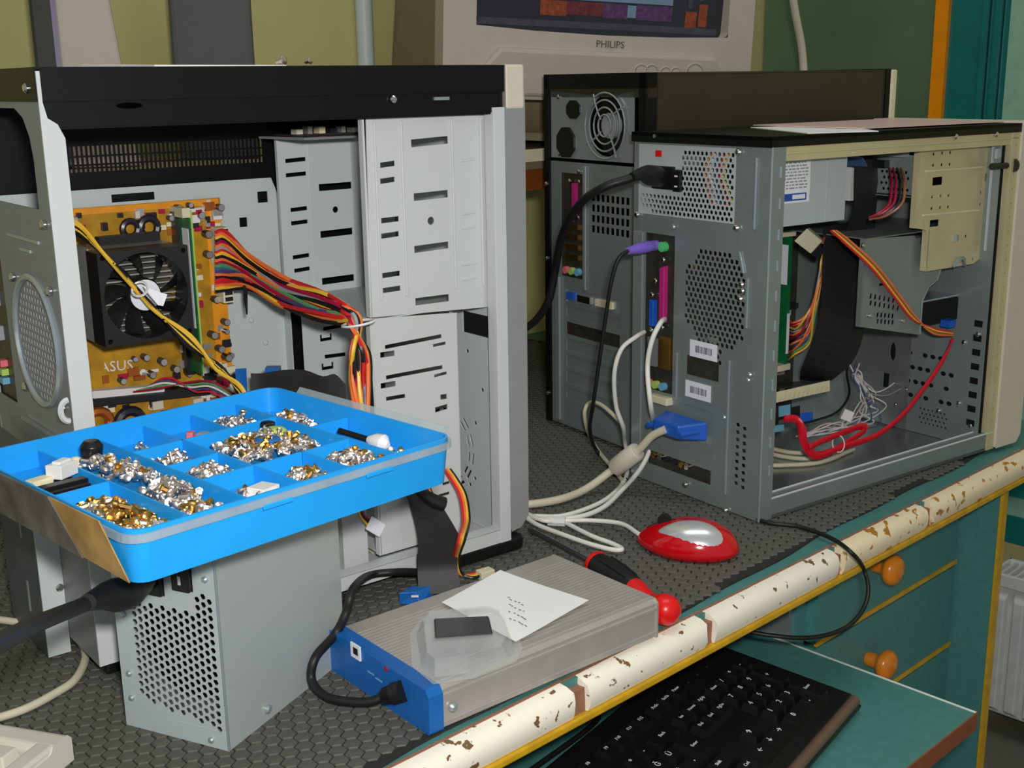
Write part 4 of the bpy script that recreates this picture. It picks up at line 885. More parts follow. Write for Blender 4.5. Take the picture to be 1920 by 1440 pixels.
part('latch_sheet', MB().box(ru(0.012, 1860, 300)[0], 0.372, 0.012, 0.013, 0.232, 0.345), 'case_grey', rc)
for x, y, m, w_, h_ in ((1880, 262, 'steel_light', .012, .006), (1872, 288, 'steel_light', .010, .012), (1888, 292, 'steel_light', .010, .014), (1876, 350, 'steel_light', .014, .04), (1876, 400, 'steel_light', .016, .02)):
    a = ru(0.008, x, y); part('latch_plate', MB().box(a[0] - w_ / 2, a[0] + w_ / 2, 0.006, 0.010, a[1] - h_ / 2, a[1] + h_ / 2), m, rc, bevel=0.0008)
a = ru(0.004, 1895, 310); b = ru(0.004, 1858, 312); part('thumb_screw', MB().cyl((b[0], 0.003, b[1]), (a[0], 0.003, a[1]), 0.0035, 10).cyl((a[0] - .003, 0.003, a[1]), (a[0] + .002, 0.003, a[1]), 0.0085, 14), 'black_plastic', rc, smooth=40)
# hard drive cage
CV = 0.034
ch = []
for r_ in range(4):
    for k in range(7 if r_ < 2 else 5):
        x, y = (1633 + 8.5 * k, 555 + 13 * r_ + 1.6 * k) if r_ < 2 else (1646 + 7 * k, 590 + 12 * (r_ - 2) + 0.6 * k)
        c = ru(CV, x, y); ch.append([(c[0] - .0022, c[1] - .003), (c[0] + .0016, c[1] - .0022), (c[0] + .0022, c[1] + .003), (c[0] - .0016, c[1] + .0022)])
c = ru(CV, 1660, 532); ch.append(rect(c[0] - 0.010, c[0] + 0.008, c[1] - 0.0014, c[1] + 0.0014))
cg = part('drive_cage', MB().plate([(0.1815, 0.166), (0.283, 0.144), (0.283, 0.182), (0.2925, 0.196), (0.307, 0.203), (0.312, 0.213), (0.372, 0.213), (0.372, 0.222), (0.30, 0.222), (0.262, 0.255), (0.1815, 0.258)], ch, 0.001, TV(CV)).box(0.1805, 0.1820, CV, CV + 0.006, 0.166, 0.258).box(0.182, 0.372, CV, 0.15, 0.2575, 0.2585), 'steel', rc)
part('cage_edge', MB().tube([(0.283, CV - .0005, 0.145), (0.283, CV - .0005, 0.182), (0.2925, CV - .0005, 0.196), (0.307, CV - .0005, 0.203), (0.312, CV - .0005, 0.213)], 0.001, 6), 'steel_light', cg)
screws(cg, [(ru(CV, x, y)[0], CV - .0005, ru(CV, x, y)[1]) for x, y in ((1630, 592), (1691, 601), (1617, 460))], (0, -1, 0), 0.0026)
for x in (1715, 1735):
    a = ru(0.06, x, 460); part('latch_plate', MB().box(a[0] - 0.008, a[0] + 0.006, 0.055, 0.062, a[1] - 0.009, a[1] + 0.009), 'steel_light', rc, bevel=0.001)
part('hanger', MB().box(0.372, 0.3735, 0.03, 0.15, 0.13, 0.22).box(0.29, 0.372, 0.145, 0.147, 0.13, 0.222), 'steel', rc)

# things sitting inside the right tower
hd = thing('hard_drive', 'dark metal hard drive in the cage of the right tower', 'drive', RC)
part('drive_body', MB().box(0.288, 0.371, 0.042, 0.14, 0.150, 0.176), 'hole_black', hd, bevel=0.0015)
part('drive_lid', MB().box(0.290, 0.369, 0.044, 0.138, 0.176, 0.1785), 'steel_light', hd, bevel=0.001)
part('data_plug', MB().box(0.331, 0.343, 0.030, 0.0415, 0.146, 0.154), 'vga_blue', hd)
od = thing('optical_drive', 'optical drive with perforated metal rear, high in the right tower', 'drive', RC)
def o2(x, y): q = RC.on(0, 0.20, x, y); return (q[1], q[2])
pv = [ngon(0.034 + 0.006 * i + (0.003 if j % 2 else 0), 0.304 + 0.006 * j, 0.0019, 6) for i in range(6) for j in range(4)]
part('shell', MB().box(0.2465, 0.368, 0.028, 0.174, 0.2990, 0.3400), 'black_paint', od)
part('rear_plate', MB().plate(rect(0.028, 0.174, 0.299, 0.340), pv, 0.001, TU(0.2445)), 'steel', od)
part('data_socket', MB().box(0.236, 0.2445, 0.058, 0.110, 0.326, 0.334), 'black_plastic', od)
part('socket_strip', MB().box(0.234, 0.2445, 0.034, 0.100, 0.3385, 0.3435), 'w_grey', od)
part('power_socket', MB().box(0.226, 0.2445, 0.092, 0.104, 0.290, 0.328), 'w_white', od)
ps2 = thing('power_supply', 'grey power supply with printed label mounted in the right tower', 'power supply', RC)
part('shell', MB().box(0.0022, 0.141, 0.030, 0.031, 0.2815, 0.3580).box(0.0022, 0.141, 0.180, 0.181, 0.2815, 0.3580).box(0.0022, 0.141, 0.031, 0.180, 0.2815, 0.2825).box(0.0022, 0.141, 0.031, 0.180, 0.3570, 0.3580).box(0.140, 0.141, 0.031, 0.180, 0.2825, 0.3570), 'psu_grey', ps2)
part('inner_board', MB().box(0.030, 0.12, 0.04, 0.17, 0.284, 0.330), 'pcb_dark', ps2)
for k in range(6): part('inner_wire', MB().tube(spline([(0.012, 0.065 + 0.006 * k, 0.350), (0.016, 0.075 + 0.006 * k, 0.330), (0.024, 0.07 + 0.007 * k, 0.30)]), 0.0022, 6), ['w_yellow', 'w_red', 'w_blue', 'w_white', 'w_orange', 'w_black'][k], ps2)
part('shell_seam', MB().box(0.112, 0.1128, 0.0294, 0.030, 0.2825, 0.345), 'psu_grey_dark', ps2)
lb = part('label', MB().box(0.020, 0.0865, 0.0293, 0.0299, 0.3035, 0.3445), 'label_white', ps2)
part('label_band', MB().box(0.021, 0.082, 0.0290, 0.0293, 0.3055, 0.3125), 'label_blue', lb)
part('label_print', MB().box(0.062, 0.080, 0.0287, 0.0290, 0.3070, 0.3112), 'label_white', lb)
random.seed(8)
for k in range(9):
    z = 0.317 + 0.003 * k
    pr = MB(); x = 0.024
    while x < 0.080:
        w2 = random.uniform(0.002, 0.007); pr.box(x, min(x + w2, 0.083), 0.0290, 0.0293, z, z + 0.0013); x += w2 + 0.0016
    part('label_print', pr, 'w_grey', lb)
# perforated rear face in the cutout
def pf(a, b):
    if not (0.048 < a < 0.1775 and 0.2895 < b < 0.3555): return False
    if a > 0.118 and b > 0.309: return False
    return not (a > 0.16 and b < 0.293)
part('rear_face', MB().plate(rect(0.0445, 0.1805, 0.2868, 0.3572), lattice(0.049, 0.177, 0.2905, 0.355, 0.0058, 0.00225, pf), 0.0008, TU(0.0004)), 'psu_grey', ps2)
part('voltage_switch', MB().box(-0.0012, 0.0004, 0.146, 0.154, 0.3455, 0.3515), 'red_plain', ps2, label='small red voltage switch')
part('inlet', MB().box(-0.0025, 0.0006, 0.126, 0.158, 0.3135, 0.3365), 'black_plastic', ps2, bevel=0.001)
part('rocker_switch', MB().box(-0.004, 0.0006, 0.1155, 0.1255, 0.3125, 0.334), 'black_plastic', ps2, bevel=0.001)
for z in (0.317, 0.327): part('switch_mark', MB().box(-0.0044, -0.004, 0.1185, 0.1225, z, z + 0.0016), 'w_white', ps2)
mb2 = thing('motherboard', 'dark motherboard with green memory sticks inside the right tower', 'circuit board', RC)
part('board', MB().box(0.006, 0.232, 0.166, 0.1676, 0.030, 0.272), 'pcb_dark', mb2)
rx0, rz1 = ru(0.138, 1452, 446); rx1, rz0 = ru(0.138, 1476, 681)
for k, (a, b, m) in enumerate(((rx0, rx0 + 0.0035, 'pcb_green'), (rx1 - 0.006, rx1 - 0.002, 'pcb_green'))):
    r2 = part('memory_module', MB().box(a, b, 0.136, 0.164, rz0, rz1), m, mb2)
    part('sticker', MB().box(a + 0.0002, b - 0.0002, 0.1352, 0.136, rz0 + 0.012, rz0 + 0.058), 'label_white', r2)
    part('sticker', MB().box(a - .0004, a, 0.138, 0.15, rz0 + 0.09, rz1 - 0.01), 'label_white', r2)
part('memory_slot', MB().box(rx0 - 0.004, rx1 + 0.003, 0.158, 0.166, rz0 - 0.006, rz1 + 0.006), 'black_plastic', mb2)
part('slot_clip', MB().box(rx0 - 0.003, rx1 + 0.002, 0.135, 0.166, rz1, rz1 + 0.005), 'ivory', mb2)
part('slot_clip', MB().box(rx0 - 0.003, rx1 + 0.002, 0.135, 0.166, rz0 - 0.007, rz0), 'ivory', mb2)
def RLo(x, y, v): return RC.on(1, v, x, y)
random.seed(9)
for k in range(40):
    u, z = random.uniform(0.03, 0.225), random.uniform(0.04, 0.26)
    part('component', MB().box(u - 0.003, u + random.uniform(0.002, 0.006), 0.166 - random.uniform(0.003, 0.012), 0.166, z - 0.003, z + 0.003), random.choice(['cap_dark', 'copper', 'cap_dark', 'ivory', 'cap_top']), mb2)
sl = part('expansion_card', MB().hexa([RLo(1432, 735, .10), RLo(1545, 715, .10), RLo(1555, 712, .165), RLo(1440, 722, .165)], [RLo(1432, 733, .10), RLo(1545, 713, .10), RLo(1555, 710, .165), RLo(1440, 720, .165)]), 'pcb_dark', mb2)
card = part('card_comb', MB().hexa([RLo(1424, 762, .085), RLo(1556, 733, .085), RLo(1556, 733, .094), RLo(1424, 762, .094)], [RLo(1424, 742, .085), RLo(1556, 713, .085), RLo(1556, 713, .094), RLo(1424, 742, .094)]), 'ivory', mb2)
for k in range(15):
    f = k / 14; x, y = 1432 + 120 * f, 752 - 26.5 * f
    part('comb_tooth', MB().hexa([RLo(x - 3, y + 9, .080), RLo(x + 1.5, y + 8, .080), RLo(x + 1.5, y + 8, .0852), RLo(x - 3, y + 9, .0852)], [RLo(x, y - 3, .080), RLo(x + 4, y - 4, .080), RLo(x + 4, y - 4, .0852), RLo(x, y - 3, .0852)]), 'ivory', card)
for x0, x1, y0, y1, m in ((1436, 1460, 772, 800, 'black_plastic'), (1460, 1482, 762, 782, 'sky'), (1500, 1524, 775, 795, 'vga_blue'), (1482, 1500, 764, 788, 'black_plastic'), (1440, 1470, 800, 812, 'sky'), (1428, 1446, 805, 845, 'copper')):
    a, b = RLo(x0, y1, .085), RLo(x1, y0, .085)
    part('header_socket', MB().hexa([RLo(x0, y1, .085), RLo(x1, y1 - 4, .085), RLo(x1, y1 - 4, .10), RLo(x0, y1, .10)], [RLo(x0, y0, .085), RLo(x1, y0 - 4, .085), RLo(x1, y0 - 4, .10), RLo(x0, y0, .10)]), m, mb2)

# cables of the right tower
t = thing('ribbon_cable', 'broad black ribbon cable hanging inside the right tower under its power supply', 'cable')
rows = [(RP(1548, 425, .09), RP(1600, 415, .105)), (RP(1544, 440, .085), RP(1628, 452, .10)), (RP(1545, 480, .08), RP(1628, 500, .09)), (RP(1542, 540, .08), RP(1622, 560, .085)), (RP(1535, 600, .085), RP(1618, 625, .085)), (RP(1520, 650, .095), RP(1600, 675, .09)), (RP(1503, 690, .11), RP(1565, 708, .105)), (RP(1500, 712, .13), RP(1552, 715, .13))]
part('ribbon', MB().strip([(a, b) for a, b in zip(spline([r[0] for r in rows], 3), spline([r[1] for r in rows], 3))], 0.0012), 'ribbon_black', t)
random.seed(21)
pth = []; cl = ['w_orange', 'w_red', 'w_yellow', 'w_grey', 'w_orange', 'w_crimson', 'w_black', 'w_orange', 'w_violet', 'w_orange', 'w_green', 'w_yellow']
for k in range(12):
    f = k / 11; j = lambda s: random.uniform(-s, s)
    pth.append([RP(1560 - 6 * f, 436, .12), RP(1545 + j(5), 490 + j(6), .115), RP(1535 - 8 * f + j(4), 540 + 40 * f, .118), RP(1512 + j(6), 590 + 52 * f, .125), RP(1490 + j(4), 605 + 60 * f, .135), RP(1479, 600 + 74 * f, .15)])
bundle('power_wire_bundle', 'orange and red supply wires fanning out beside the green memory sticks', 'wires', pth, cl, 0.0013)
t = thing('wire_connector', 'white plug hanging under the power supply of the right tower', 'connector')
part('housing', MB().hexa([RP(1489, 452, .075), RP(1520, 476, .075), RP(1524, 474, .095), RP(1493, 450, .095)], [RP(1513, 428, .075), RP(1542, 452, .075), RP(1546, 450, .095), RP(1517, 426, .095)]), 'ivory', t, bevel=0.001)
part('pin_block', MB().hexa([RP(1520, 478, .076), RP(1536, 484, .076), RP(1538, 482, .09), RP(1522, 476, .09)], [RP(1536, 458, .076), RP(1545, 468, .076), RP(1547, 466, .09), RP(1538, 456, .09)]), 'cap_dark', t)
part('wire', MB().tube(spline([RP(1542, 455, .08), RP(1548, 440, .09), RP(1556, 432, .11)]), 0.0016, 6), 'w_brown', t)
pth = []
for k in range(4):
    o_ = (k - 1.5) * 3.2
    pth.append([RP(1562 + o_, 432, .05), RP(1590 + o_, 455 - o_ * .4, .038), RP(1640 + o_, 502 - o_ * .5, .028), RP(1685 + o_, 560 - o_ * .3, .027), RP(1715 + o_, 598, .026), RP(1750, 620 + o_, .026), RP(1786, 626 + o_ * .6, .03)])
bundle('drive_supply_lead', 'red and yellow lead running diagonally to the hard drive of the right tower', 'wires', pth, ['w_red', 'w_yellow', 'w_brown', 'w_orange'], 0.0013)
pth = [[RC.P(RC.on(0, .236, 1668 + 7 * k, 316)), RC.P(RC.on(0, .215, 1670 + 8 * k, 330)), RC.P(RC.on(0, .20, 1672 + 8 * k, 345)), RC.P(RC.on(0, .185, 1668 + 8 * k, 380)), RC.P(RC.on(0, .175, 1650 + 4 * k, 398 + 2 * k)), RC.P(RC.on(0, .170, 1630, 408 + k))] for k in range(4)]
bundle('optical_supply_lead', 'crimson and tan wires curling from the rear of the optical drive', 'wires', pth, ['w_crimson', 'w_crimson', 'w_black', 'w_brown'], 0.0014)
t = thing('data_cable', 'bright red data cable looped and tied on the floor of the right tower', 'cable')
def flat(pts, m, par, wd=0.0042, th=0.0015): part('lead', MB().tube(spline(pts, 8), wd, 8, flat=th, up=(0.1, -0.2, 1)), m, par, smooth=60)
flat([RP(1470, 785, .06), RP(1492, 786, .055), RP(1503, 802, .05), RP(1508, 830, .05), RP(1525, 852, .05), RP(1560, 845, .05), RP(1600, 822, .05), RP(1622, 806, .05), RP(1612, 800, .05), RP(1570, 815, .048)], 'red_cable', t)
flat([RP(1570, 815, .048), RP(1530, 832, .046), RP(1518, 842, .046), RP(1535, 856, .044), RP(1580, 838, .044), RP(1640, 818, .042), RP(1690, 780, .038), RP(1740, 718, .03), RP(1772, 668, .024), RP(1786, 636, .026)], 'red_cable', t)
a = RP(1572, 832, .046); part('cable_tie', MB().tube([a + Vector((0.0065 * math.cos(q), 0.004 * math.sin(q), 0.0085 * math.sin(q))) for q in [2 * math.pi * i / 14 for i in range(15)]], 0.0008, 5), 'w_pink', t)
random.seed(31)
pth = []
for k in range(9):
    j = lambda s: random.uniform(-s, s)
    pth.append([RP(1602 + j(14), 690 + j(20), .14), RP(1612 + j(12), 712 + j(10), .13), RP(1626 + j(18), 740 + j(14), .12), RP(1640 + j(30), 765 + j(14), .10), RP(1612 + j(34), 790 + j(10), .09), RP(1560 + j(18), 800 + j(10), .085), RP(1500 + j(12), 822 + j(6), .085)])
pth += [[RP(1605, 705, .14), RP(1622, 740, .11), RP(1634, 778, .08), RP(1632, 792, .07)], [RP(1608, 700, .14), RP(1640, 735, .12), RP(1680, 715, .12), RP(1692, 690, .13)], [RP(1620, 735, .12), RP(1660, 742, .11), RP(1690, 728, .11)]]
t = bundle('panel_wires', 'tangle of thin white and pink wires at the bottom of the right tower', 'wires', pth, ['w_white', 'w_pink', 'w_white', 'w_blue', 'w_white', 'w_grey'], 0.0008)
part('plug', MB().cbox(RP(1588, 778, .085), 0.012, 0.006, 0.012, Matrix.Rotation(0.4, 3, 'Y')), 'w_white', t)
single('audio_cable', MB().tube(spline([RP(1592, 655, .13), RP(1588, 700, .12), RP(1592, 740, .10), RP(1570, 772, .09), RP(1530, 788, .085), RP(1495, 796, .085)]), 0.0014, 6), 'black_rubber', 'thin black cable arcing over the floor of the right tower', 'cable', smooth=50)
t = thing('floor_cable', 'beige cable loops lying on the floor of the right tower', 'cable')
for pts in ([(1412, 872), (1470, 872), (1540, 866), (1600, 842)], [(1430, 846), (1470, 856), (1520, 860), (1560, 850)], [(1434, 838), (1480, 848), (1530, 850)]):
    part('cable', MB().tube(spline([RC.P(RC.at(x, y, 0.0085)) for x, y in pts]), 0.0026, 8), 'cable_beige', t, smooth=50)
t = thing('ribbon_cable', 'dark ribbon cable with blue fold hanging behind the optical drive of the right tower', 'cable')
part('ribbon', MB().strip([(RP(1604, 300, .075), RP(1648, 296, .075)), (RP(1603, 340, .072), RP(1648, 340, .072)), (RP(1602, 390, .075), RP(1642, 392, .075)), (RP(1590, 425, .085), RP(1640, 432, .085)), (RP(1575, 450, .092), RP(1630, 458, .092))], 0.0012), 'ribbon_black', t)
part('ribbon', MB().strip([(RC.P(0.150, 0.05, 0.338), RC.P(0.150, 0.10, 0.338)), (RC.P(0.168, 0.05, 0.345), RC.P(0.168, 0.10, 0.345)), (RC.P(0.19, 0.05, 0.339), RC.P(0.19, 0.10, 0.339)), (RC.P(0.198, 0.05, 0.330), RC.P(0.198, 0.10, 0.330))], 0.001), 'w_blue', t)
# papers lying on the right tower
def sheet(name, pts, z, label, m='paper', par=None):
    return single(name, MB().hexa([Vector((p.x, p.y, z)) for p in pts], [Vector((p.x, p.y, z + 0.0008)) for p in pts]), m, label, 'paper')
zt = 0.3692
sheet('paper_sheet', [RC.P(*p) for p in ((0.06, 0.012, 0), (0.13, -0.014, 0), (0.21, 0.10, 0), (0.13, 0.15, 0))], zt, 'white paper with a corner over the near edge of the right tower top')
sheet('cardboard_sheet', [RC.P(*p) for p in ((0.15, 0.02, 0), (0.372, 0.01, 0), (0.378, 0.165, 0), (0.155, 0.17, 0))], zt + 0.0012, 'pinkish card lying flat on the right tower top', 'w_pink')

# ================================================================ TOWER BEHIND
fcase = thing('computer_tower', 'third computer tower with black brown side panel standing behind the right tower', 'computer case', FC)
FW, FH, FL = 0.190, 0.4276, 0.372
def fcu(x, y): q = FC.on(0, 0.0, x, y); return (q[1], q[2])
part('side_panel', MB().box(0.012, FL, 0.0, 0.0015, 0.006, FH - 0.002), 'black_brown', fcase)
part('side_panel', MB().box(0.012, FL, FW - 0.0015, FW, 0.006, FH - 0.002), 'black_paint', fcase)
part('top_cover', MB().box(0.0, FL, 0.0, FW, FH - 0.0025, FH).box(-0.001, 0.012, 0.0, FW, FH - 0.026, FH), 'black_brown', fcase)
part('bottom_panel', MB().box(0.0, FL, 0.0, FW, 0.005, 0.0065), 'steel', fcase)
for u, v in ((0.03, 0.03), (0.03, 0.16), (0.34, 0.03), (0.34, 0.16)): part('foot', MB().cyl((u, v, 0), (u, v, 0.005), 0.012, 12), 'black_rubber', fcase)
part('edge_frame', MB().box(-0.003, 0.014, FW - 0.010, FW, 0.004, FH).box(-0.003, 0.014, 0.0, 0.012, 0.004, FH).box(-0.003, 0.012, 0.0, FW, FH - 0.016, FH), 'black_paint', fcase)
screws(fcase, [(-0.003, FW - 0.005, z) for z in (0.04, 0.21, 0.30)] + [(-0.003, 0.006, z) for z in (0.05, 0.19, 0.36)], (-1, 0, 0), 0.003)
fslots = [rect(0.045, 0.150, 0.040 + 0.0203 * k, 0.0555 + 0.0203 * k) for k in range(7)]
fio = rect(0.115, 0.160, 0.192, 0.315)
fvent = [rect(0.030 + 0.009 * i, 0.036 + 0.009 * i, 0.25 + 0.012 * j, 0.258 + 0.012 * j) for i in range(8) for j in range(4)]
part('rear_panel', MB().plate(rect(0.012, FW - 0.010, 0.006, 0.328), fslots + [fio] + fvent, 0.001, TU(0.0)), 'steel', fcase)
part('pressed_flange', MB().box(-0.004, 0.0, 0.160, 0.1695, 0.01, 0.19).box(-0.003, 0.0, 0.108, 0.1135, 0.18, 0.325), 'steel_light', fcase, bevel=0.001)
for k in range(7):
    if k == 6: part('slot_bracket', MB().box(0.0012, 0.003, 0.042, 0.152, 0.039 + 0.0203 * k, 0.0565 + 0.0203 * k), 'steel_light', fcase); continue
    part('slot_cover', MB().box(0.0012, 0.003, 0.042, 0.152, 0.039 + 0.0203 * k, 0.0565 + 0.0203 * k), 'steel' if k != 4 else 'pcb_dark', fcase)
part('connector', MB().box(-0.003, 0.002, 0.132, 0.146, 0.165, 0.174), 'vga_blue', fcase); part('connector', MB().box(-0.002, 0.002, 0.058, 0.090, 0.165, 0.173), 'ivory', fcase)
part('connector', MB().box(-0.002, 0.002, 0.100, 0.125, 0.165, 0.173), 'chrome', fcase)
pb = part('port_block', MB().box(0.0015, 0.004, 0.113, 0.162, 0.190, 0.317), 'pcb_dark', fcase)
part('connector', MB().box(-0.003, 0.002, 0.128, 0.134, 0.266, 0.304), 'magenta', pb)
screws(pb, [(-0.001, v, z) for v, z in ((0.134, 0.26), (0.122, 0.264), (0.121, 0.306), (0.140, 0.306), (0.122, 0.318))], (-1, 0, 0), 0.0028)
for k, m in enumerate(('pink', 'lime', 'sky')): part('jack', MB().cyl((0.003, 0.148 - 0.012 * k, 0.2), (-0.004, 0.148 - 0.012 * k, 0.2), 0.0045, 10), m, pb, smooth=40)
for k in range(4): part('usb_port', MB().box(-0.002, 0.003, 0.124, 0.148, 0.214 + 0.012 * k, 0.220 + 0.012 * k), 'brass', pb)
pu = part('power_unit', MB().plate(rect(0.022, FW - 0.012, 0.332, 0.408), [ngon(0.070, 0.371, 0.034, 32)], 0.001, TU(-0.001)).box(0.008, 0.14, 0.022, FW - 0.012, 0.332, 0.334).box(0.008, 0.14, 0.022, FW - 0.012, 0.406, 0.408), 'steel_light', fcase)
part('fan_disc', MB().cyl((0.010, 0.070, 0.371), (0.012, 0.070, 0.371), 0.034, 24), 'hole_black', pu)
part('fan_hub', MB().cyl((0.002, 0.070, 0.371), (0.010, 0.070, 0.371), 0.014, 20), 'w_grey', pu, smooth=40)
gm = MB()
for r in (0.012, 0.020, 0.028, 0.036): gm.tube([(-0.004, 0.070 + r * math.cos(a), 0.371 + r * math.sin(a)) for a in [2 * math.pi * i / 28 for i in range(29)]], 0.0011, 5)
for k in range(4):
    a = math.pi / 4 + k * math.pi / 2; gm.tube([(-0.004, 0.070 + r * math.cos(a + (r - .01) * 8), 0.371 + r * math.sin(a + (r - .01) * 8)) for r in (0.010, 0.02, 0.03, 0.040)], 0.0011, 5)
part('fan_guard', gm, 'steel_light', pu, smooth=50)
part('inlet', MB().plate(ngon(0.146, 0.3505, 0.0185, 8, math.pi / 8), [], 0.004, TU(-0.004)), 'black_plastic', pu, bevel=0.001)
part('outlet', MB().plate(ngon(0.132, 0.388, 0.014, 8, math.pi / 8, .8), [], 0.003, TU(-0.003)), 'black_plastic', pu, bevel=0.001)
screws(pu, [(-0.001, 0.162, 0.402), (-0.001, 0.16, 0.337)], (-1, 0, 0), 0.003)
part('front_bezel', MB().box(FL, FL + 0.008, -0.002, FW + 0.002, 0.004, FH + 0.001), 'black_paint', fcase); part('front_trim', MB().box(FL + 0.008, FL + 0.018, -0.004, FW + 0.004, 0.004, FH), 'ivory', fcase, bevel=0.002)

# ================================================================ LOOSE POWER SUPPLY
ps = thing('power_supply', 'loose grey power supply with honeycomb vent standing under the blue tray', 'power supply', PS)
PL, PWd, PH = 0.140, 0.086, 0.1712
# u = length, v = width of vented face, z up
part('shell', MB().box(0.001, PL, 0.0, 0.0010, 0, PH).box(0.001, PL, PWd - 0.001, PWd, 0, PH).box(0.001, PL, 0.001, PWd - 0.001, PH - 0.001, PH).box(0.001, PL, 0.001, PWd - 0.001, 0, 0.001).box(PL - 0.001, PL, 0.001, PWd - 0.001, 0.001, PH - 0.001), 'psu_grey_dark', ps)
def vent(b, a): return 0.0055 < a < 0.0735 and 0.014 < b < (0.1085 if a < 0.0185 else 0.0935) and b > 0.024 - 0.14 * (0.075 - a)
vh = [[(y, x) for x, y in h] for h in lattice(0.0145, 0.1085, 0.0065, 0.0735, 0.0056, 0.0023, vent)]
inl = rect(0.042, 0.070, 0.1015, 0.1255); swi = rect(0.0185, 0.0335, 0.1085, 0.1265)
part('vented_face', MB().plate(rect(0.0, PWd, 0.0, PH), vh + [inl, swi], 0.0009, TU(0.0)), 'psu_grey', ps)
part('faint_dimple', MB().box(-0.0002, 0.0, 0.008, 0.04, 0.0125, 0.0130), 'psu_grey', ps)
part('face_edge', MB().cyl((0.0006, 0.0004, 0.0005), (0.0006, 0.0004, PH - 0.0005), 0.0009, 8), 'steel_light', ps, smooth=40)
screws(ps, [(-0.0002, 0.0078, 0.1195), (-0.0002, 0.0135, 0.0055), (-0.0002, 0.0785, 0.040), (-0.0002, 0.0785, 0.083), (-0.0002, 0.0785, 0.022)], (-1, 0, 0), 0.0022, 'steel_light')
screws(ps, [(PS.on(1, 0, 500, 1329)[0], -0.0002, PS.on(1, 0, 500, 1329)[2])], (0, -1, 0), 0.0032, 'steel_light')
part('inlet', MB().box(-0.003, 0.018, 0.0425, 0.0695, 0.1020, 0.1250), 'black_plastic', ps, bevel=0.001)
part('rocker_switch', MB().box(-0.0035, 0.012, 0.0190, 0.0330, 0.1090, 0.1260), 'black_plastic', ps, bevel=0.001)
part('switch_mark', MB().box(-0.004, -0.0035, 0.025, 0.027, 0.114, 0.120), 'w_white', ps)
part('inner_fan', MB().cyl((0.020, PWd / 2, 0.06), (0.03, PWd / 2, 0.06), 0.038, 24), 'hole_black', ps)
# its power cord
pc0 = PS.P(-0.003, 0.056, 0.1135)
t = thing('power_cable', 'thick black power cord plugged into the loose power supply', 'cable')
dirn = (WD(120, 1140, 0.64) - pc0).normalized()
pA, pB = pc0, WD(240, 1113, 0.690); pC = WD(196, 1118, 0.665)
part('plug', MB().tube([pA, pB, pB + (pC - pB) * 0.5, pC, pC + (WD(150, 1135, .63) - pC) * 0.7], [0.0092, 0.0092, 0.0100, 0.0075, 0.0048], 12), 'black_rubber', t, smooth=50)
part('cord', MB().tube(spline([pC, WD(150, 1137, 0.635), WD(80, 1165, 0.57), WD(20, 1195, 0.49), WD(-80, 1255, 0.40), WD(-260, 1420, 0.36)]), 0.0042, 12), 'black_rubber', t, smooth=50)

# ================================================================ BLUE TRAY
tr = thing('screw_tray', 'bright blue compartment tray full of screws balanced on the loose power supply', 'tray', TR); tr.scale = (TS, TS, TS)
TL, TW2, TH, TT = 0.246, 0.2155, 0.033, 0.0016
SU = 0.246 / 0.265
def rrect(x0, x1, y0, y1, r, n=5):
    o = []
    for cx, cy, a0 in ((x1 - r, y0 + r, -90), (x1 - r, y1 - r, 0), (x0 + r, y1 - r, 90), (x0 + r, y0 + r, 180)):
        o += [(cx + r * math.cos(R_(a0 + 90 * i / n)), cy + r * math.sin(R_(a0 + 90 * i / n))) for i in range(n + 1)]
    return o
def ring(mb, o, i, z0, z1):
    n = len(o); mb.add([(x, y, z0) for x, y in o] + [(x, y, z1) for x, y in o] + [(x, y, z0) for x, y in i] + [(x, y, z1) for x, y in i],
        [(k, (k + 1) % n, n + (k + 1) % n, n + k) for k in range(n)] + [(2 * n + k, 3 * n + k, 3 * n + (k + 1) % n, 2 * n + (k + 1) % n) for k in range(n)] + [(n + k, n + (k + 1) % n, 3 * n + (k + 1) % n, 3 * n + k) for k in range(n)] + [(k, 2 * n + k, 2 * n + (k + 1) % n, (k + 1) % n) for k in range(n)])
wl = MB(); n_ = 6
lo, li = rrect(0.003, TL - 0.003, 0.003, TW2 - 0.003, 0.010), rrect(0.003 + TT, TL - 0.003 - TT, 0.003 + TT, TW2 - 0.003 - TT, 0.009)
uo, ui = rrect(0, TL, 0, TW2, 0.012), rrect(TT, TL - TT, TT, TW2 - TT, 0.011)
k = len(lo)
wl.add([(x, y, 0.0) for x, y in lo] + [(x, y, TH) for x, y in uo] + [(x, y, 0.0) for x, y in li] + [(x, y, TH) for x, y in ui],
       [(i, (i + 1) % k, k + (i + 1) % k, k + i) for i in range(k)] + [(2 * k + i, 3 * k + i, 3 * k + (i + 1) % k, 2 * k + (i + 1) % k) for i in range(k)] + [(k + i, k + (i + 1) % k, 3 * k + (i + 1) % k, 3 * k + i) for i in range(k)])
part('outer_wall', wl, 'tray_blue', tr, smooth=40)
part('tray_floor', MB().plate(lo, [], 0.014, lambda a, b, c: (a, b, c)), 'tray_blue', tr)
CELLS = dict(gold=(0, .050, 0, .112), black=(0, .050, .112, .2155), long=(.050, .094, 0, .2155), few=(.094, .137, .158, .2155), red=(.137, .180, .158, .2155), back=(.180, .224, .158, .2155), corner=(.224, .265, .115, .2155), end=(.224, .265, 0, .115),
             mid=(.094, .137, .112, .158), inner=(.094, .137, .070, .112), big=(.137, .224, .070, .158), heap=(.180, .224, 0, .070), plug=(.094, .137, 0, .070), small=(.137, .180, 0, .070))
HD = 0.026
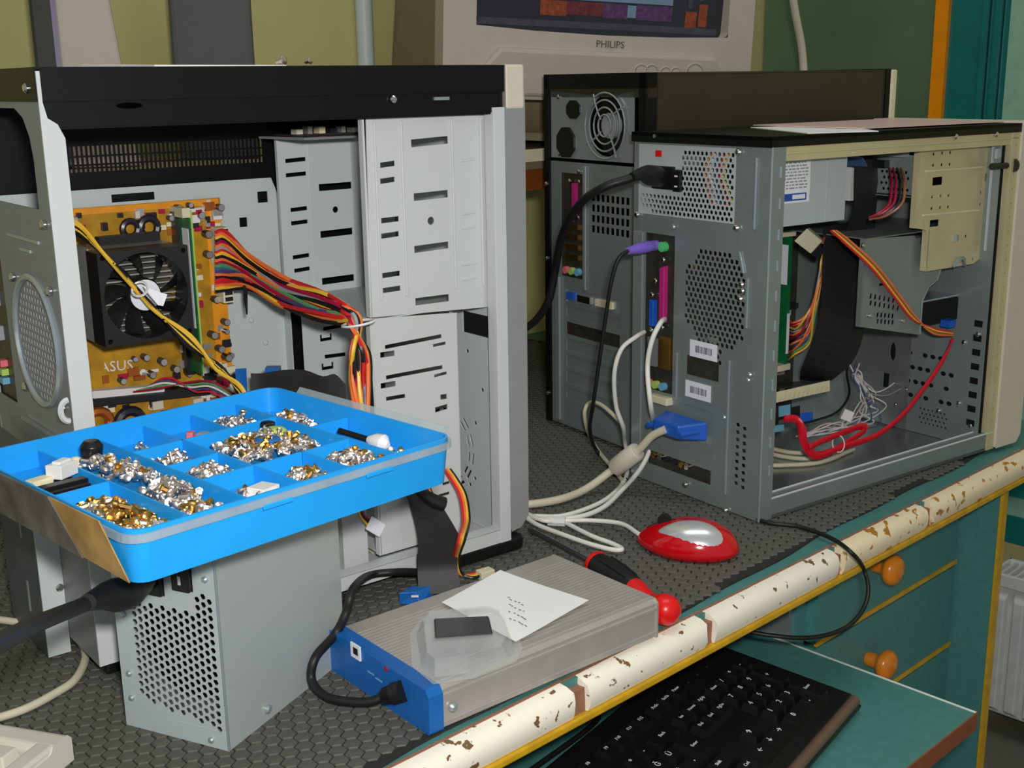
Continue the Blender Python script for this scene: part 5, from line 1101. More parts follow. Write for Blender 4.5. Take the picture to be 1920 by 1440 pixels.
for (u, v0, v1) in ((.050, 0, .2155), (.094, 0, .2155), (.137, 0, .070), (.137, .070, .2155), (.180, 0, .070), (.180, .158, .2155), (.224, 0, .2155)):
    part('divider', MB().box(u * SU - 0.0007, u * SU + 0.0007, max(v0, 0.003) + 0.0012, min(v1, TW2 - 0.003) - 0.0012, TT, HD), 'tray_blue', tr)
for (v, u0, u1) in ((.112, 0, .050), (.158, .094, .224), (.112, .094, .137), (.070, .094, .180), (.070, .180, .224), (.115, .224, .265)):
    part('divider', MB().box(max(u0 * SU, 0.003) + 0.0007, min(u1 * SU, TL - 0.003) - 0.0007, v - 0.0007, v + 0.0007, TT, HD), 'tray_blue', tr)
cr = MB(); ring(cr, rrect(-0.0022, TL + 0.0022, -0.0022, TW2 + 0.0022, 0.014), rrect(-0.0004, TL + 0.0004, -0.0004, TW2 + 0.0004, 0.0125), TH - 0.0075, TH - 0.0025)
part('clear_rim', cr, 'clear_plastic', tr, label='scuffed clear plastic lid rim')
for u in (0.085, 0.165): part('rim_notch', MB().box(u, u + 0.022, -0.0028, -0.0012, TH - 0.0098, TH - 0.0066), 'tray_blue', tr, bevel=0.0006)
part('clear_flap', MB().hexa([(TL - 0.001, 0.012, TH - 0.004), (TL + 0.0006, 0.012, TH - 0.004), (TL + 0.0006, TW2 - 0.03, TH - 0.004), (TL - 0.001, TW2 - 0.03, TH - 0.004)], [(TL + 0.005, 0.012, TH + 0.003), (TL + 0.006, 0.012, TH + 0.003), (TL + 0.006, TW2 - 0.03, TH + 0.003), (TL + 0.005, TW2 - 0.03, TH + 0.003)]), 'clear_plastic', tr)
part('tape', MB().hexa([(-0.0008, 0.006, 0.002), (0.0, 0.006, 0.002), (0.0, 0.058, 0.003), (-0.0008, 0.058, 0.003)], [(-0.0035, 0.030, TH + 0.0006), (-0.0026, 0.030, TH + 0.0006), (-0.0026, 0.095, TH + 0.0006), (-0.0035, 0.095, TH + 0.0006)]), 'tape_brown', tr, label='strip of brown packing tape')
part('tape', MB().hexa([(-0.001, 0.060, 0.002), (0.0, 0.060, 0.002), (0.0, 0.20, 0.003), (-0.001, 0.20, 0.003)], [(-0.0045, 0.090, TH + 0.001), (-0.0030, 0.090, TH + 0.001), (-0.0030, 0.21, TH + 0.001), (-0.0045, 0.21, TH + 0.001)]), 'tape_dirty', tr, label='dirty grey tape')
# screws, each one its own
random.seed(42)
HEAP = []
def heap(cell, n, h, kinds, label, grp, spread=0.82, cx=0.5, cy=0.5):
    u0, u1, v0, v1 = CELLS[cell]; u0 *= SU; u1 *= SU
    u0 += 0.0065; v0 += 0.0075; u1 -= 0.0065; v1 -= 0.0075
    a, b = (u1 - u0) / 2, (v1 - v0) / 2; mu, mv = u0 + 2 * a * cx, v0 + 2 * b * cy
    pts = []
    for k in range(n):
        for tr_ in range(30):
            x, y = random.uniform(-1, 1), random.uniform(-1, 1)
            if abs(x) ** 2.5 + abs(y) ** 2.5 > 1: continue
            pu_, pv_ = min(max(mu + a * spread * x, u0), u1), min(max(mv + b * spread * y, v0), v1)
            if all((pu_ - q[0]) ** 2 + (pv_ - q[1]) ** 2 > 0.0042 ** 2 for q in pts): break
        rad = max(abs(x), abs(y)); pts.append((pu_, pv_))
        z = 0.0140 + 0.0030 + 0.88 * h * (1 - rad ** 2.2)
        HEAP.append((pu_, pv_, z, h, cell))
        me, sc = random.choice(kinds); adj = {SG.name: 'brassy', SS.name: 'plain silver'}.get(me.name, 'long thin silver' if me.name == S3[0].name else 'stubby silver')
        o = link('screw', me, None); o.location = TRP(pu_, pv_, z)
        tilt = random.choice([R_(random.uniform(70, 110)), R_(random.uniform(70, 110)), R_(random.uniform(20, 160))])
        o.rotation_euler = (tilt, random.uniform(-0.3, 0.3), random.uniform(0, 6.28)); s_ = sc * random.uniform(0.66, 0.9); o.scale = (s_, s_, s_)
        o.location -= o.rotation_euler.to_matrix() @ Vector((0, 0, 0.0042 * s_))
        tag(o, adj + ' ' + label, 'screw', grp)
S, G = (SS, 1.0), (SG, 1.0); S2 = (screw_mesh('screw', 'screw_silver', 0.004, 0.002, 0.004, 8), 0.9); S3 = (screw_mesh('screw', 'screw_silver', 0.011, 0.0016, 0.003, 8), 1.0)
heap('gold', 48, 0.0125, [G, G, G, S, S3, (SG, 1.15)], 'screw in the pile in the near corner compartment of the tray', 'near corner screws', 0.95)
heap('long', 66, 0.0125, [S, S2, S3, G, S], 'screw in the long heap filling the second column of the tray', 'long column screws', 0.92)
heap('big', 58, 0.0125, [S, S2, S3, G], 'screw in the large central compartment of the tray', 'central screws', 0.95)
heap('heap', 34, 0.0115, [S, S2, G, S3], 'screw in the pile along the right front of the tray', 'right front screws', 0.95)
heap('inner', 22, 0.0095, [S, S2, S], 'screw in the small square compartment left of the central one', 'square compartment screws')
heap('mid', 14, 0.007, [S, S3, S2], 'screw in the compartment behind the small square one', 'middle compartment screws')
heap('back', 16, 0.008, [S, S2, S3], 'screw in the back compartment beside the red plug', 'back compartment screws', 0.9, 0.5, 0.4)
heap('corner', 12, 0.006, [S, G, S2], 'screw in the far right corner compartment of the tray', 'far corner screws', 0.6, 0.5, 0.45)
heap('small', 14, 0.009, [S3, S, G], 'screw in the little pile at the middle of the tray front', 'front middle screws', 0.6)
heap('plug', 9, 0.005, [S, G, S2], 'screw beside the white plug at the tray front', 'front plug screws', 0.7, 0.3, 0.5)
heap('end', 5, 0.001, [S, G], 'screw lying in the right end compartment of the tray', 'right end screws', 0.5, 0.5, 0.2)
heap('few', 4, 0.001, [S, S3], 'screw in the nearly empty back compartment of the tray', 'sparse back screws', 0.6)
# the remaining screws that fill the heaps
fill = MB(); random.seed(77)
proto = MB().lathe((0, 0, 0), (0, 0, 1), [(0, 0.0012), (0.001, 0.0019), (0.0055, 0.0019), (0.0057, 0.0033), (0.007, 0.0033), (0.0076, 0.002)], 7)
FM = []
for (u, v, z, h, cell) in HEAP:
    if h < 0.004: continue
    for k in range(4):
        M = Matrix.Rotation(random.uniform(0, 6.28), 3, 'Z') @ Matrix.Rotation(random.uniform(1.0, 2.1), 3, 'X')
        c = Vector((u + random.uniform(-.005, .005), v + random.uniform(-.005, .005), max(0.0168, z - random.uniform(0.001, 0.004))))
        fill.add([TRP(c + M @ (Vector(p) - Vector((0, 0, 0.0038))) * 0.8) for p in proto.v], proto.f); FM += [1 if cell == 'gold' and random.random() < 0.6 else 0] * len(proto.f)
o = single('small_screws', fill, 'screw_silver', 'mass of small silver screws filling the tray compartments', 'screws', smooth=40); o['kind'] = 'stuff'
o.data.materials.append(MATS['brass'])
if len(o.data.polygons) == len(FM):
    for q_, f_ in zip(o.data.polygons, FM): q_.material_index = f_
def intray(name, u, v, z, mb, m, label, cat, rz=0.0, rx=0.0, bevel=0.0005, smooth=0):
    o = link(name, mesh(name, mb, m, smooth), None, bevel); o.location = TRP(u * SU, v, z); o.scale = (TS, TS, TS); o.rotation_euler = (rx, 0.05, TR.yaw + rz); return tag(o, label, cat)
zt_ = 0.0143
intray('white_plug', .036, .150, zt_ + 0.010, MB().box(-.009, .009, -.006, .006, 0, .009).box(-.006, .006, -.003, .003, .009, .011), 'w_white', 'white plug lying on black bits in the left compartment of the tray', 'plug', 0.5)
intray('ivory_plug', .018, .148, zt_ + 0.006, MB().box(-.008, .008, -.0045, .0045, 0, .007).box(-.006, .006, -.006, -.0045, .001, .006), 'ivory', 'flat ivory plug beside the white plug in the left compartment', 'plug', 0.3)
intray('black_clip', .030, .135, zt_, MB().box(-.016, .012, -.010, .016, 0, .009).box(-.018, .014, -.004, .004, .002, .011), 'black_plastic', 'black plastic clip under the white plug in the left compartment', 'clip', 0.1)
intray('black_stopper', .016, .160, zt_, MB().lathe((0, 0, 0), (0, 0, 1), [(0, .0055), (.006, .006), (.009, .004)], 12), 'black_plastic', 'round black cap in the left compartment of the tray', 'cap', smooth=40)
intray('black_standoff', .075, .180, zt_ + 0.008, MB().lathe((0, 0, 0), (0, 0, 1), [(0, .007), (.008, .008), (.012, .005)], 12), 'black_plastic', 'dark round standoff on top of the long screw heap', 'cap', smooth=40)
intray('ivory_spacer', .062, .188, zt_ + 0.003, MB().lathe((0, 0, 0), (0, 0, 1), [(0, .005), (.010, .005), (.012, .0035)], 12), 'ivory', 'ivory spacer at the far end of the long screw heap', 'spacer', rx=1.2, smooth=40)
intray('red_plug', .156, .176, zt_, MB().box(-.007, .007, -.004, .004, 0, .006).box(-.004, .004, -.0025, .0025, .006, .010), 'pink', 'pinkish red plug in a back compartment of the tray', 'plug', 0.8)
intray('grey_nut', .170, .180, zt_, MB().lathe((0, 0, 0), (0, 0, 1), [(0, .006), (.005, .006), (.006, .004)], 6), 'w_grey', 'dull grey nut beside the red plug', 'nut')
intray('yellow_cap', .196, .122, zt_ + 0.0115, MB().lathe((0, 0, 0), (0, 0, 1), [(0, .0085), (.002, .0085), (.004, .006), (.0045, .002)], 16), 'lime', 'pale yellow round cap on the central screw heap', 'cap', smooth=40)
intray('teal_ring', .178, .108, zt_ + 0.0105, MB().tube([(.007 * math.cos(q), .007 * math.sin(q), .002) for q in [2 * math.pi * i / 16 for i in range(17)]], .0026, 6), 'enc_blue', 'blue washer ring on the central screw heap', 'washer', smooth=40)
intray('black_nut', .206, .145, zt_ + 0.008, MB().lathe((0, 0, 0), (0, 0, 1), [(0, .006), (.005, .006), (.006, .003)], 6), 'black_plastic', 'black nut at the back of the central screw heap', 'nut')
intray('white_connector', .118, .034, zt_, MB().box(-.008, .008, -.007, .007, 0, .010).box(-.005, .005, -.010, -.007, .002, .008), 'w_white', 'chunky white plug at the front of the tray', 'plug', 0.3)
bt = thing('bottle_brush', 'white tipped black stick in the right end compartment of the tray', 'stick')
a, b = TRP(.236 * SU, .095, zt_ + .010), TRP(.245 * SU, .050, zt_ + .006)
part('handle', MB().tube([a, a + (b - a) * .6], .0022, 8), 'black_plastic', bt, smooth=40); part('tip', MB().tube([a + (b - a) * .6, a + (b - a) * .75, b - (b - a) * .1, b], [.0025, .0058, .0065, .002], 10), 'w_white', bt, smooth=40)

# ================================================================ DRIVE ENCLOSURE
en = thing('drive_enclosure', 'silver external drive enclosure with blue end cap near the desk edge', 'hard drive', EN)
EL, EW, EH = 0.215, 0.124, 0.0315
part('body', MB().plate([(0.0005, 0.0005), (EW - 0.0005, 0.0005), (EW - 0.0005, EH - 0.003), (EW - 0.003, EH), (0.003, EH), (0.0005, EH - 0.003)], [], EL - 0.007, lambda a, b, c: (0.007 + c, a, b)), 'enc_alu', en, bevel=0.0006)
for k in range(22):
    v = 0.014 + 0.0043 * k; part('groove_rib', MB().box(0.0072, EL - 0.0002, v, v + 0.0018, EH - 0.0001, EH + 0.0004), 'enc_alu', en)
part('side_rib', MB().box(0.0072, EL - 0.0002, -0.0006, 0.001, 0.0225, 0.0255).box(0.0072, EL - 0.0002, -0.0004, 0.001, 0.004, 0.0055).box(0.0072, EL - .0002, 0.006, 0.0085, EH - 0.0002, EH + 0.0008), 'enc_alu', en, bevel=0.0004)
cap = part('end_cap', MB().plate([(-0.0015, 0.0), (EW + 0.0015, 0.0), (EW + 0.0015, EH - 0.004), (EW - 0.002, EH + 0.0008), (0.002, EH + 0.0008), (-0.0015, EH - 0.004)], [], 0.012, lambda a, b, c: (-0.004 + c, a, b)), 'enc_blue', en, bevel=0.0018)
part('end_cap', MB().plate([(-0.0005, 0.0), (EW + 0.0005, 0.0), (EW + 0.0005, EH - 0.003), (EW - 0.003, EH + 0.0003), (0.003, EH + 0.0003), (-0.0005, EH - 0.003)], [], 0.002, lambda a, b, c: (EL - 0.001 + c, a, b)), 'enc_alu', en)
def ef(x, y): q = EN.on(0, -0.0042, x, y); return (q[1], q[2])
a = ef(668, 1221); part('usb_port', MB().box(-0.0052, -0.004, a[0] - 0.006, a[0] + 0.006, a[1] - 0.0055, a[1] + 0.0055), 'label_white', cap)
part('port_hole', MB().box(-0.0056, -0.0052, a[0] - 0.0035, a[0] + 0.002, a[1] - 0.002, a[1] + 0.003), 'hole_black', cap)
a = ef(724, 1254); part('indicator', MB().cyl((-0.004, *a), (-0.0048, *a), 0.0018, 10), 'w_crimson', cap)
for x, y in ((710, 1275), (695, 1262)): a = ef(x, y); part('printed_mark', MB().box(-0.0043, -0.004, a[0] - .004, a[0] + .004, a[1] - .0006, a[1] + .0006), 'sky', cap)
screws(en, [(EN.on(1, 0, 848, 1325)[0], -0.0004, EN.on(1, 0, 848, 1325)[2])], (0, -1, 0), 0.0034, 'steel_light')
a = ef(758, 1300)
def PV_(x, y, v=-0.006): return PS.P(PS.on(1, v, x, y))
t = thing('power_lead', 'black lead curving over the mat into the blue end of the drive enclosure', 'cable')
p0 = EN.P(-0.0045, a[0], a[1] + 0.002); p1 = W(718, 1306, 0.014)
part('plug', MB().tube([p0, p0 + (p1 - p0) * .45, p0 + (p1 - p0) * .5, p0 + (p1 - p0) * .9, p1], [0.0078, 0.0078, 0.0068, 0.0060, 0.004], 10), 'black_rubber', t, smooth=40)
part('cord', MB().tube(spline([p1, W(690, 1316, 0.010), W(640, 1314, 0.008), W(606, 1303, 0.005), PV_(584, 1274), PV_(592, 1232), PV_(628, 1190), PV_(649, 1150, -0.012), PV_(662, 1105, -0.010), LP(690, 1080, -.009), LP(735, 1073, -.009), LP(785, 1073, -.010), W(830, 1080, 0.004)]), 0.0033, 10), 'black_rubber', t, smooth=50)
# note on the enclosure
nt_ = thing('paper_note', 'small white handwritten note lying on the drive enclosure', 'paper')
c4 = [W(828, 1130, 0.034), W(967, 1204, 0.0345), W(1104, 1128, 0.0345), W(938, 1071, 0.035)]
nm = MB(); N = 6
for lay in (0, 0.0003):
    for j in range(N + 1):
        for i in range(N + 1):
            p = c4[0].lerp(c4[1], i / N).lerp(c4[3].lerp(c4[2], i / N), j / N); nm.v.append((p.x, p.y, p.z + lay + 0.0022 * abs(i / N - .45) * abs(j / N - .2)))
q = (N + 1) ** 2
for j in range(N):
    for i in range(N):
        b = j * (N + 1) + i; nm.f += [(b, b + N + 1, b + N + 2, b + 1), (q + b, q + b + 1, q + b + N + 2, q + b + N + 1)]
part('sheet', nm, 'paper', nt_, smooth=60)
random.seed(2)
for k in range(4):
    y0 = 1122 + k * 13
    for j in range(5):
        x = 950 + j * 7 + k * 2 + random.uniform(-2, 2); y = y0 - 2 + j * 3.2
        a, b = W(x, y, 0.0358), W(x + random.uniform(3, 5), y + random.uniform(0, 3), 0.0358)
        part('pen_mark', MB().tube([a, b], 0.00028, 4), 'ink', nt_)
# clear blister pack
bp_ = thing('blister_pack', 'empty clear plastic blister shell on the drive enclosure', 'packaging')
zb_ = 0.0328
def dome(base, top, z0, z1):
    return [W(x, y, z0) for x, y in base], [W(x, y, z1) for x, y in top]
def shell(mb, b, t, th=0.0006):
    n = len(b); c = sum(b, Vector()) / n
    bi = [p + (c - p).normalized() * th for p in b]; ti = [p + (c - p).normalized() * th - Vector((0, 0, th)) for p in t]
    vs = b + t + bi + ti
    mb.add(vs, [(i, (i + 1) % n, n + (i + 1) % n, n + i) for i in range(n)] + [tuple(range(n, 2 * n))] + [(2 * n + i, 3 * n + i, 3 * n + (i + 1) % n, 2 * n + (i + 1) % n) for i in range(n)] + [tuple(reversed(range(3 * n, 4 * n)))] + [(i, 2 * n + i, 2 * n + (i + 1) % n, (i + 1) % n) for i in range(n)])
b, t_ = dome([(790, 1252), (815, 1270), (880, 1262), (955, 1236), (968, 1218), (948, 1165), (925, 1150), (800, 1170), (780, 1190)], [(800, 1222), (815, 1235), (880, 1228), (940, 1208), (950, 1190), (935, 1142), (915, 1135), (805, 1145), (793, 1160)], zb_, 0.049)
mbx = MB(); shell(mbx, b, t_); part('shell', mbx, 'blister', bp_, bevel=0.0015)
mbx = MB(); fl = [W(x, y, zb_) for x, y in ((772, 1250), (812, 1283), (890, 1272), (968, 1242), (980, 1215), (955, 1155), (925, 1140), (790, 1160), (768, 1190))]
mbx.add(fl + [p + Vector((0, 0, 0.0005)) for p in fl], [tuple(range(8, -1, -1)), tuple(range(9, 18))] + [(i, (i + 1) % 9, 9 + (i + 1) % 9, 9 + i) for i in range(9)]); part('flange', mbx, 'blister', bp_)
part('dark_gap', MB().hexa([W(814, 1200, .046), W(926, 1192, .046), W(918, 1158, .046), W(812, 1163, .046)], [W(816, 1195, .0500), W(924, 1187, .0500), W(916, 1155, .0500), W(814, 1160, .0500)]), 'smoke', bp_, bevel=0.001)  # added dark block for the darkness seen through the clear shell

# ================================================================ MOUSE
mo = thing('computer_mouse', 'glossy red computer mouse with silver oval top on the mat', 'mouse')
mc = (W(1195, 1000, 0.012) + W(1386, 1022, 0.012)) / 2; mdir = (W(1195, 998, 0.012) - W(1386, 1024, 0.012)); ML = mdir.length; ma = math.atan2(mdir.y, mdir.x)
mo.location = (mc.x, mc.y, 0.0); mo.rotation_euler = (0, 0, ma)
def msurf(a, b, grow=0.0):      # a 0..2pi around, b 0 (rim) .. 1 (top centre)
    hx, hy = ML / 2 + grow, 0.0300 + grow
    taper = 1 - 0.30 * max(0, math.cos(a)) ** 2
    r = math.cos(b * math.pi / 2) ** 0.9 if b < 1 else 0
    x, y = hx * math.cos(a) * r, hy * math.sin(a) * r * taper
    z = 0.006 + (0.0255 + grow) * math.sin(b * math.pi / 2) * (1 - 0.20 * (x / hx)) * (1.0 - 0.12 * (x / hx) ** 2)
    return Vector((x, y, z))
mm = MB(); NA, NB = 72, 24
mm.v += [tuple(Vector((msurf(2 * math.pi * i / NA, 0).x * .9, msurf(2 * math.pi * i / NA, 0).y * .88, 0.0004))) for i in range(NA)]
for j in range(NB + 1): mm.v += [tuple(msurf(2 * math.pi * i / NA, j / NB)) for i in range(NA)]
mm.f += [(j * NA + i, j * NA + (i + 1) % NA, (j + 1) * NA + (i + 1) % NA, (j + 1) * NA + i) for j in range(NB + 1) for i in range(NA)] + [tuple(range(NA))]
part('shell', mm, 'red_gloss', mo, smooth=60)
ov = MB(); RI = 6
# silver oval: patch on the rear two thirds of the top
MBV = BVHTree.FromPolygons([Vector(p) for p in mm.v], mm.f)
def mtop(x, y, g):
    hit = MBV.ray_cast(Vector((x, y, 0.2)), Vector((0, 0, -1)))
    return Vector((x, y, (hit[0].z if hit[0] is not None else 0.006) + g))
ov.v.append(tuple(mtop(-0.010, -0.006, 0.0009)))
for j in range(1, RI + 1):
    for i in range(28):
        a = 2 * math.pi * i / 28; rr = j / RI
        x = -0.010 + (0.036 if math.cos(a) > 0 else 0.028) * rr * math.cos(a); y = 0.0140 + (0.0128) * rr * math.sin(a) * (1 - 0.45 * max(0, math.cos(a)) ** 2)
        ov.v.append(tuple(mtop(x, y, 0.0007 if j < RI else -0.0003)))
ov.v[0] = tuple(mtop(-0.010, 0.0140, 0.0007))
ov.f += [(0, 1 + i, 1 + (i + 1) % 28) for i in range(28)] + [(1 + (j - 1) * 28 + i, 1 + j * 28 + i, 1 + j * 28 + (i + 1) % 28, 1 + (j - 1) * 28 + (i + 1) % 28) for j in range(1, RI) for i in range(28)]
part('silver_cover', ov, 'mouse_silver', mo, smooth=60)
part('scroll_wheel', MB().cyl((0.022, -0.003, 0.0275), (0.022, 0.003, 0.0275), 0.006, 14), 'black_rubber', mo, smooth=40)
part('button_seam', MB().tube([mtop(0.012 + 0.003 * i, 0.0, 0.0002) for i in range(10)], 0.0005, 4), 'black_plastic', mo)

# ================================================================ SCREWDRIVER
sd = thing('screwdriver', 'red and black handled screwdriver lying beside the drive enclosure', 'screwdriver')
A = W(1247, 1143, 0.0125); B = W(1118, 1058, 0.0125); dv = (B - A).normalized(); dv = Vector((dv.x, dv.y, 0)).normalized(); LH = (B - A).length
sd.location = (A.x, A.y, 0); sd.rotation_euler = (0, 0, math.atan2(dv.y, dv.x))
part('end_ball', MB().lathe((-0.013, 0, 0.0128), (1, 0, 0), [(0, 0.002), (0.002, 0.0075), (0.006, 0.0112), (0.012, 0.0128), (0.018, 0.0118), (0.024, 0.0085), (0.03, 0.0068)], 20), 'red_plain', sd, smooth=60)
part('neck', MB().lathe((0.016, 0, 0.0128), (1, 0, 0), [(0, 0.0066), (0.006, 0.0062), (0.014, 0.0072), (0.022, 0.0092), (0.03, 0.0094)], 18), 'red_plain', sd, smooth=60)
grip = part('grip', MB().lathe((0.044, 0, 0.0128), (1, 0, 0), [(0, 0.009), (0.004, 0.0105), (0.02, 0.0118), (LH - 0.06, 0.0122), (LH - 0.048, 0.0112)], 18), 'black_rubber', sd, smooth=50)
for k in range(6):
    a = 2 * math.pi * k / 6; part('grip_rib', MB().tube([(0.05, 0.0106 * math.cos(a), 0.0128 + 0.0106 * math.sin(a)), (0.065, 0.0118 * math.cos(a), 0.0128 + 0.0118 * math.sin(a)), (LH - 0.015, 0.0122 * math.cos(a), 0.0128 + 0.0122 * math.sin(a))], 0.0012, 5), 'black_rubber', grip)
part('collar', MB().lathe((LH - 0.004, 0, 0.0128), (1, 0, 0), [(0, 0.0112), (0.003, 0.0122), (0.006, 0.0108), (0.011, 0.006)], 18), 'red_plain', sd, smooth=50)
part('shaft', MB().cyl((LH + 0.004, 0, 0.0118), (LH + 0.118, 0, 0.0035), 0.0026, 10).cyl((LH + 0.118, 0, 0.0035), (LH + 0.126, 0, 0.003), 0.0026, 10, 0.001), 'smoke', sd, smooth=40)

# ================================================================ CABLES ON THE MAT
def cable(name, pts, r, m, label, n=10, seg=8):
    return single(name, MB().tube(spline(pts, seg), r, n), m, label, 'cable', smooth=50)
vg = thing('monitor_cable', 'beige monitor cable with blue connector and ferrite block plugged into the right tower', 'cable')
va, vb, vc = RR(1338, 800, -0.002), RR(1300, 792, -0.018), RR(1246, 800, -0.052)
q0, q1 = rr_(1338, 812)[0], rr_(1262, 790)[0]; vz = rr_(1300, 795)[1]
vzc = vz - 0.002
part('connector_hood', MB().hexa([(-0.004, q0 + 0.004, vzc - .010), (-0.004, q1 + .006, vzc - .010), (-0.030, q1 - 0.002, vzc - .007), (-0.030, q0 + 0.020, vzc - .007)], [(-0.004, q0 + 0.004, vzc + .010), (-0.004, q1 + .006, vzc + .010), (-0.030, q1 - 0.002, vzc + .007), (-0.030, q0 + 0.020, vzc + .007)]), 'vga_blue', vg, bevel=0.002)
hood = vg.children[0]; hood.location = RC.o; hood.rotation_euler = (0, 0, RC.yaw)
part('thumb_screw', MB().cyl(RC.P(-0.004, q0 + .010, vzc), RC.P(-0.034, q0 + .013, vzc), 0.003, 8).cyl(RC.P(-0.004, q1, vzc), RC.P(-0.034, q1 + .001, vzc), 0.003, 8), 'vga_blue', vg, smooth=40)
vs_ = RC.P(-0.030, (q0 + q1) / 2 + 0.008, vzc)
f0, f1 = W(1196, 845, 0.050), W(1152, 878, 0.026)
part('cord', MB().tube(spline([vs_, vs_ + (f0 - vs_) * .5 + Vector((0, 0, .004)), f0, f1, W(1100, 916, 0.008), W(1050, 936, 0.006), W(985, 946, 0.005), W(930, 945, 0.005), W(880, 930, 0.005)]), 0.0042, 10), 'cable_beige', vg, smooth=50)
part('ferrite', MB().tube([f0, f0 + (f1 - f0) * .04, f0 + (f1 - f0) * .5, f0 + (f1 - f0) * .96, f1], [0.0085, 0.0098, 0.0102, 0.0098, 0.0085], 14), 'beige', vg, smooth=40)
cable('usb_cable', [RC.P(-0.003, rr_(1250, 598)[0], rr_(1250, 598)[1]), RR(1238, 606, -0.02), RR(1222, 640, -0.03), RR(1214, 690, -0.032), RR(1220, 760, -0.035), W(1226, 800, 0.062), W(1222, 835, 0.04), W(1200, 880, 0.018), W(1165, 920, 0.008), W(1130, 952, 0.005), W(1080, 970, 0.005), W(1010, 972, 0.005), W(950, 962, 0.005)], 0.0026, 'cable_white', 'white cable dropping from the right tower behind the blue connector')
cable('usb_cable', [RC.P(-0.003, rr_(1212, 622)[0], rr_(1212, 622)[1]), RR(1192, 632, -0.02), RR(1165, 655, -0.035), RR(1152, 700, -0.04), RR(1155, 760, -0.03), W(1168, 800, 0.06), W(1172, 830, 0.03), W(1178, 870, 0.006), W(1168, 905, 0.004), W(1130, 940, 0.004), W(1060, 966, 0.004), W(1000, 968, 0.004)], 0.0024, 'cable_white', 'white cable bowing out left of the right tower')
cable('network_cable', [W(1170, 800, 0.05), W(1150, 778, 0.060), W(1125, 758, 0.066), W(1105, 756, 0.062), W(1096, 775, 0.050), W(1103, 810, 0.026), W(1118, 840, 0.008), W(1140, 868, 0.005), W(1162, 895, 0.004), W(1168, 905, 0.0045)], 0.0024, 'cable_beige', 'pale cable making a small loop in front of the rear tower')
mp = Vector((math.cos(ma), math.sin(ma), 0)); mtip = Vector((mc.x, mc.y, 0.010)) + mp * (ML / 2 - 0.002)
cable('mouse_cable', [mtip, W(1165, 982, 0.008), W(1110, 976, 0.005), W(1060, 976, 0.0055), W(1020, 974, 0.005), W(985, 966, 0.005), W(940, 955, 0.005)], 0.0022, 'cable_white', 'white cable leading from the red mouse towards the left tower')
t = thing('tied_cable', 'white cable folded in a bundle behind the screwdriver', 'cable')
part('cable', MB().tube(spline([W(985, 970, .004), W(1010, 985, .004), W(1055, 1002, .004), W(1100, 1018, .004), W(1145, 1030, .004), W(1166, 1030, .0045), W(1150, 1020, .004), W(1110, 1005, .004), W(1070, 985, .004), W(1055, 978, .004), W(1020, 976, .0075), W(985, 962, .0075)]), 0.0023, 8), 'cable_white', t, smooth=50)
part('cable_tie', MB().tube([W(1028, 976, .0055), W(1060, 978, .0055)], 0.0052, 8), 'w_white', t, smooth=40)
ps2c = thing('keyboard_plug', 'purple round plug with thin black cable in the rear of the right tower', 'cable')
a = RC.P(-0.004, 0.153, 0.256); b = RR(1178, 470, -0.045)
part('plug', MB().tube([a, a + (b - a) * .25, a + (b - a) * .6, b], [0.0048, 0.0062, 0.0056, 0.0036], 12), 'purple', ps2c, smooth=40)
part('cord', MB().tube(spline([b, RR(1160, 485, -0.055), RR(1146, 530, -0.06), RR(1135, 600, -0.06), RR(1122, 690, -0.06), W(1112, 760, 0.09), W(1106, 805, 0.05), W(1116, 840, 0.012), W(1135, 862, 0.004), W(1150, 885, 0.004), W(1175, 900, .004)]), 0.0021, 8), 'black_rubber', ps2c, smooth=50)
pc2 = thing('power_cable', 'black power cord plugged into the rear of the right tower', 'cable')
a = RC.P(-0.003, 0.143, 0.325); b = RR(1205, 325, -0.040)
part('plug', MB().tube([a, a + (b - a) * .3, a + (b - a) * .7, b, RR(1185, 332, -0.055)], [0.0095, 0.0105, 0.0098, 0.0065, 0.0045], 12), 'black_rubber', pc2, smooth=40)
part('cord', MB().tube(spline([b, RR(1180, 335, -0.055), RR(1130, 352, -0.075), RR(1085, 385, -0.08), RR(1055, 440, -0.07), WD(1042, 500, 1.27), WD(1030, 560, 1.29), WD(1005, 600, 1.31), WD(970, 625, 1.33), WD(920, 660, 1.36)]), 0.0042, 10), 'black_rubber', pc2, smooth=50)
def DP(x, y, t): return DK.P(DK.on(1, t, x, y))
cable('headset_cable', [W(1400, 965, .003), W(1440, 980, .003), W(1500, 988, .003), W(1560, 1010, .003), W(1598, 1038, .004), DP(1618, 1068, -0.012) + Vector((0, 0, .002)), DP(1628, 1100, -0.020), DP(1622, 1135, -0.022), DP(1598, 1168, -0.02), DP(1560, 1188, -0.012), DP(1510, 1196, 0.0), DP(1450, 1192, 0.02), DP(1380, 1180, 0.05)], 0.0021, 'black_rubber', 'thin black cable looping over the chipped front edge of the bench')
cable('desk_cable', [W(-60, 1150, .006), W(0, 1162, .005), W(60, 1170, .004), W(110, 1182, .004), W(150, 1205, .004), W(160, 1235, .004), W(140, 1275, .004), W(100, 1302, .004), W(50, 1328, .004), W(0, 1345, .004), W(-60, 1360, .006)], 0.0030, 'cable_beige', 'beige cable curving across the mat at the far left')

# ================================================================ BLACK KEYBOARD on the pull-out shelf
kb = thing('keyboard', 'black keyboard with white legends on the pull-out shelf', 'keyboard', KB)
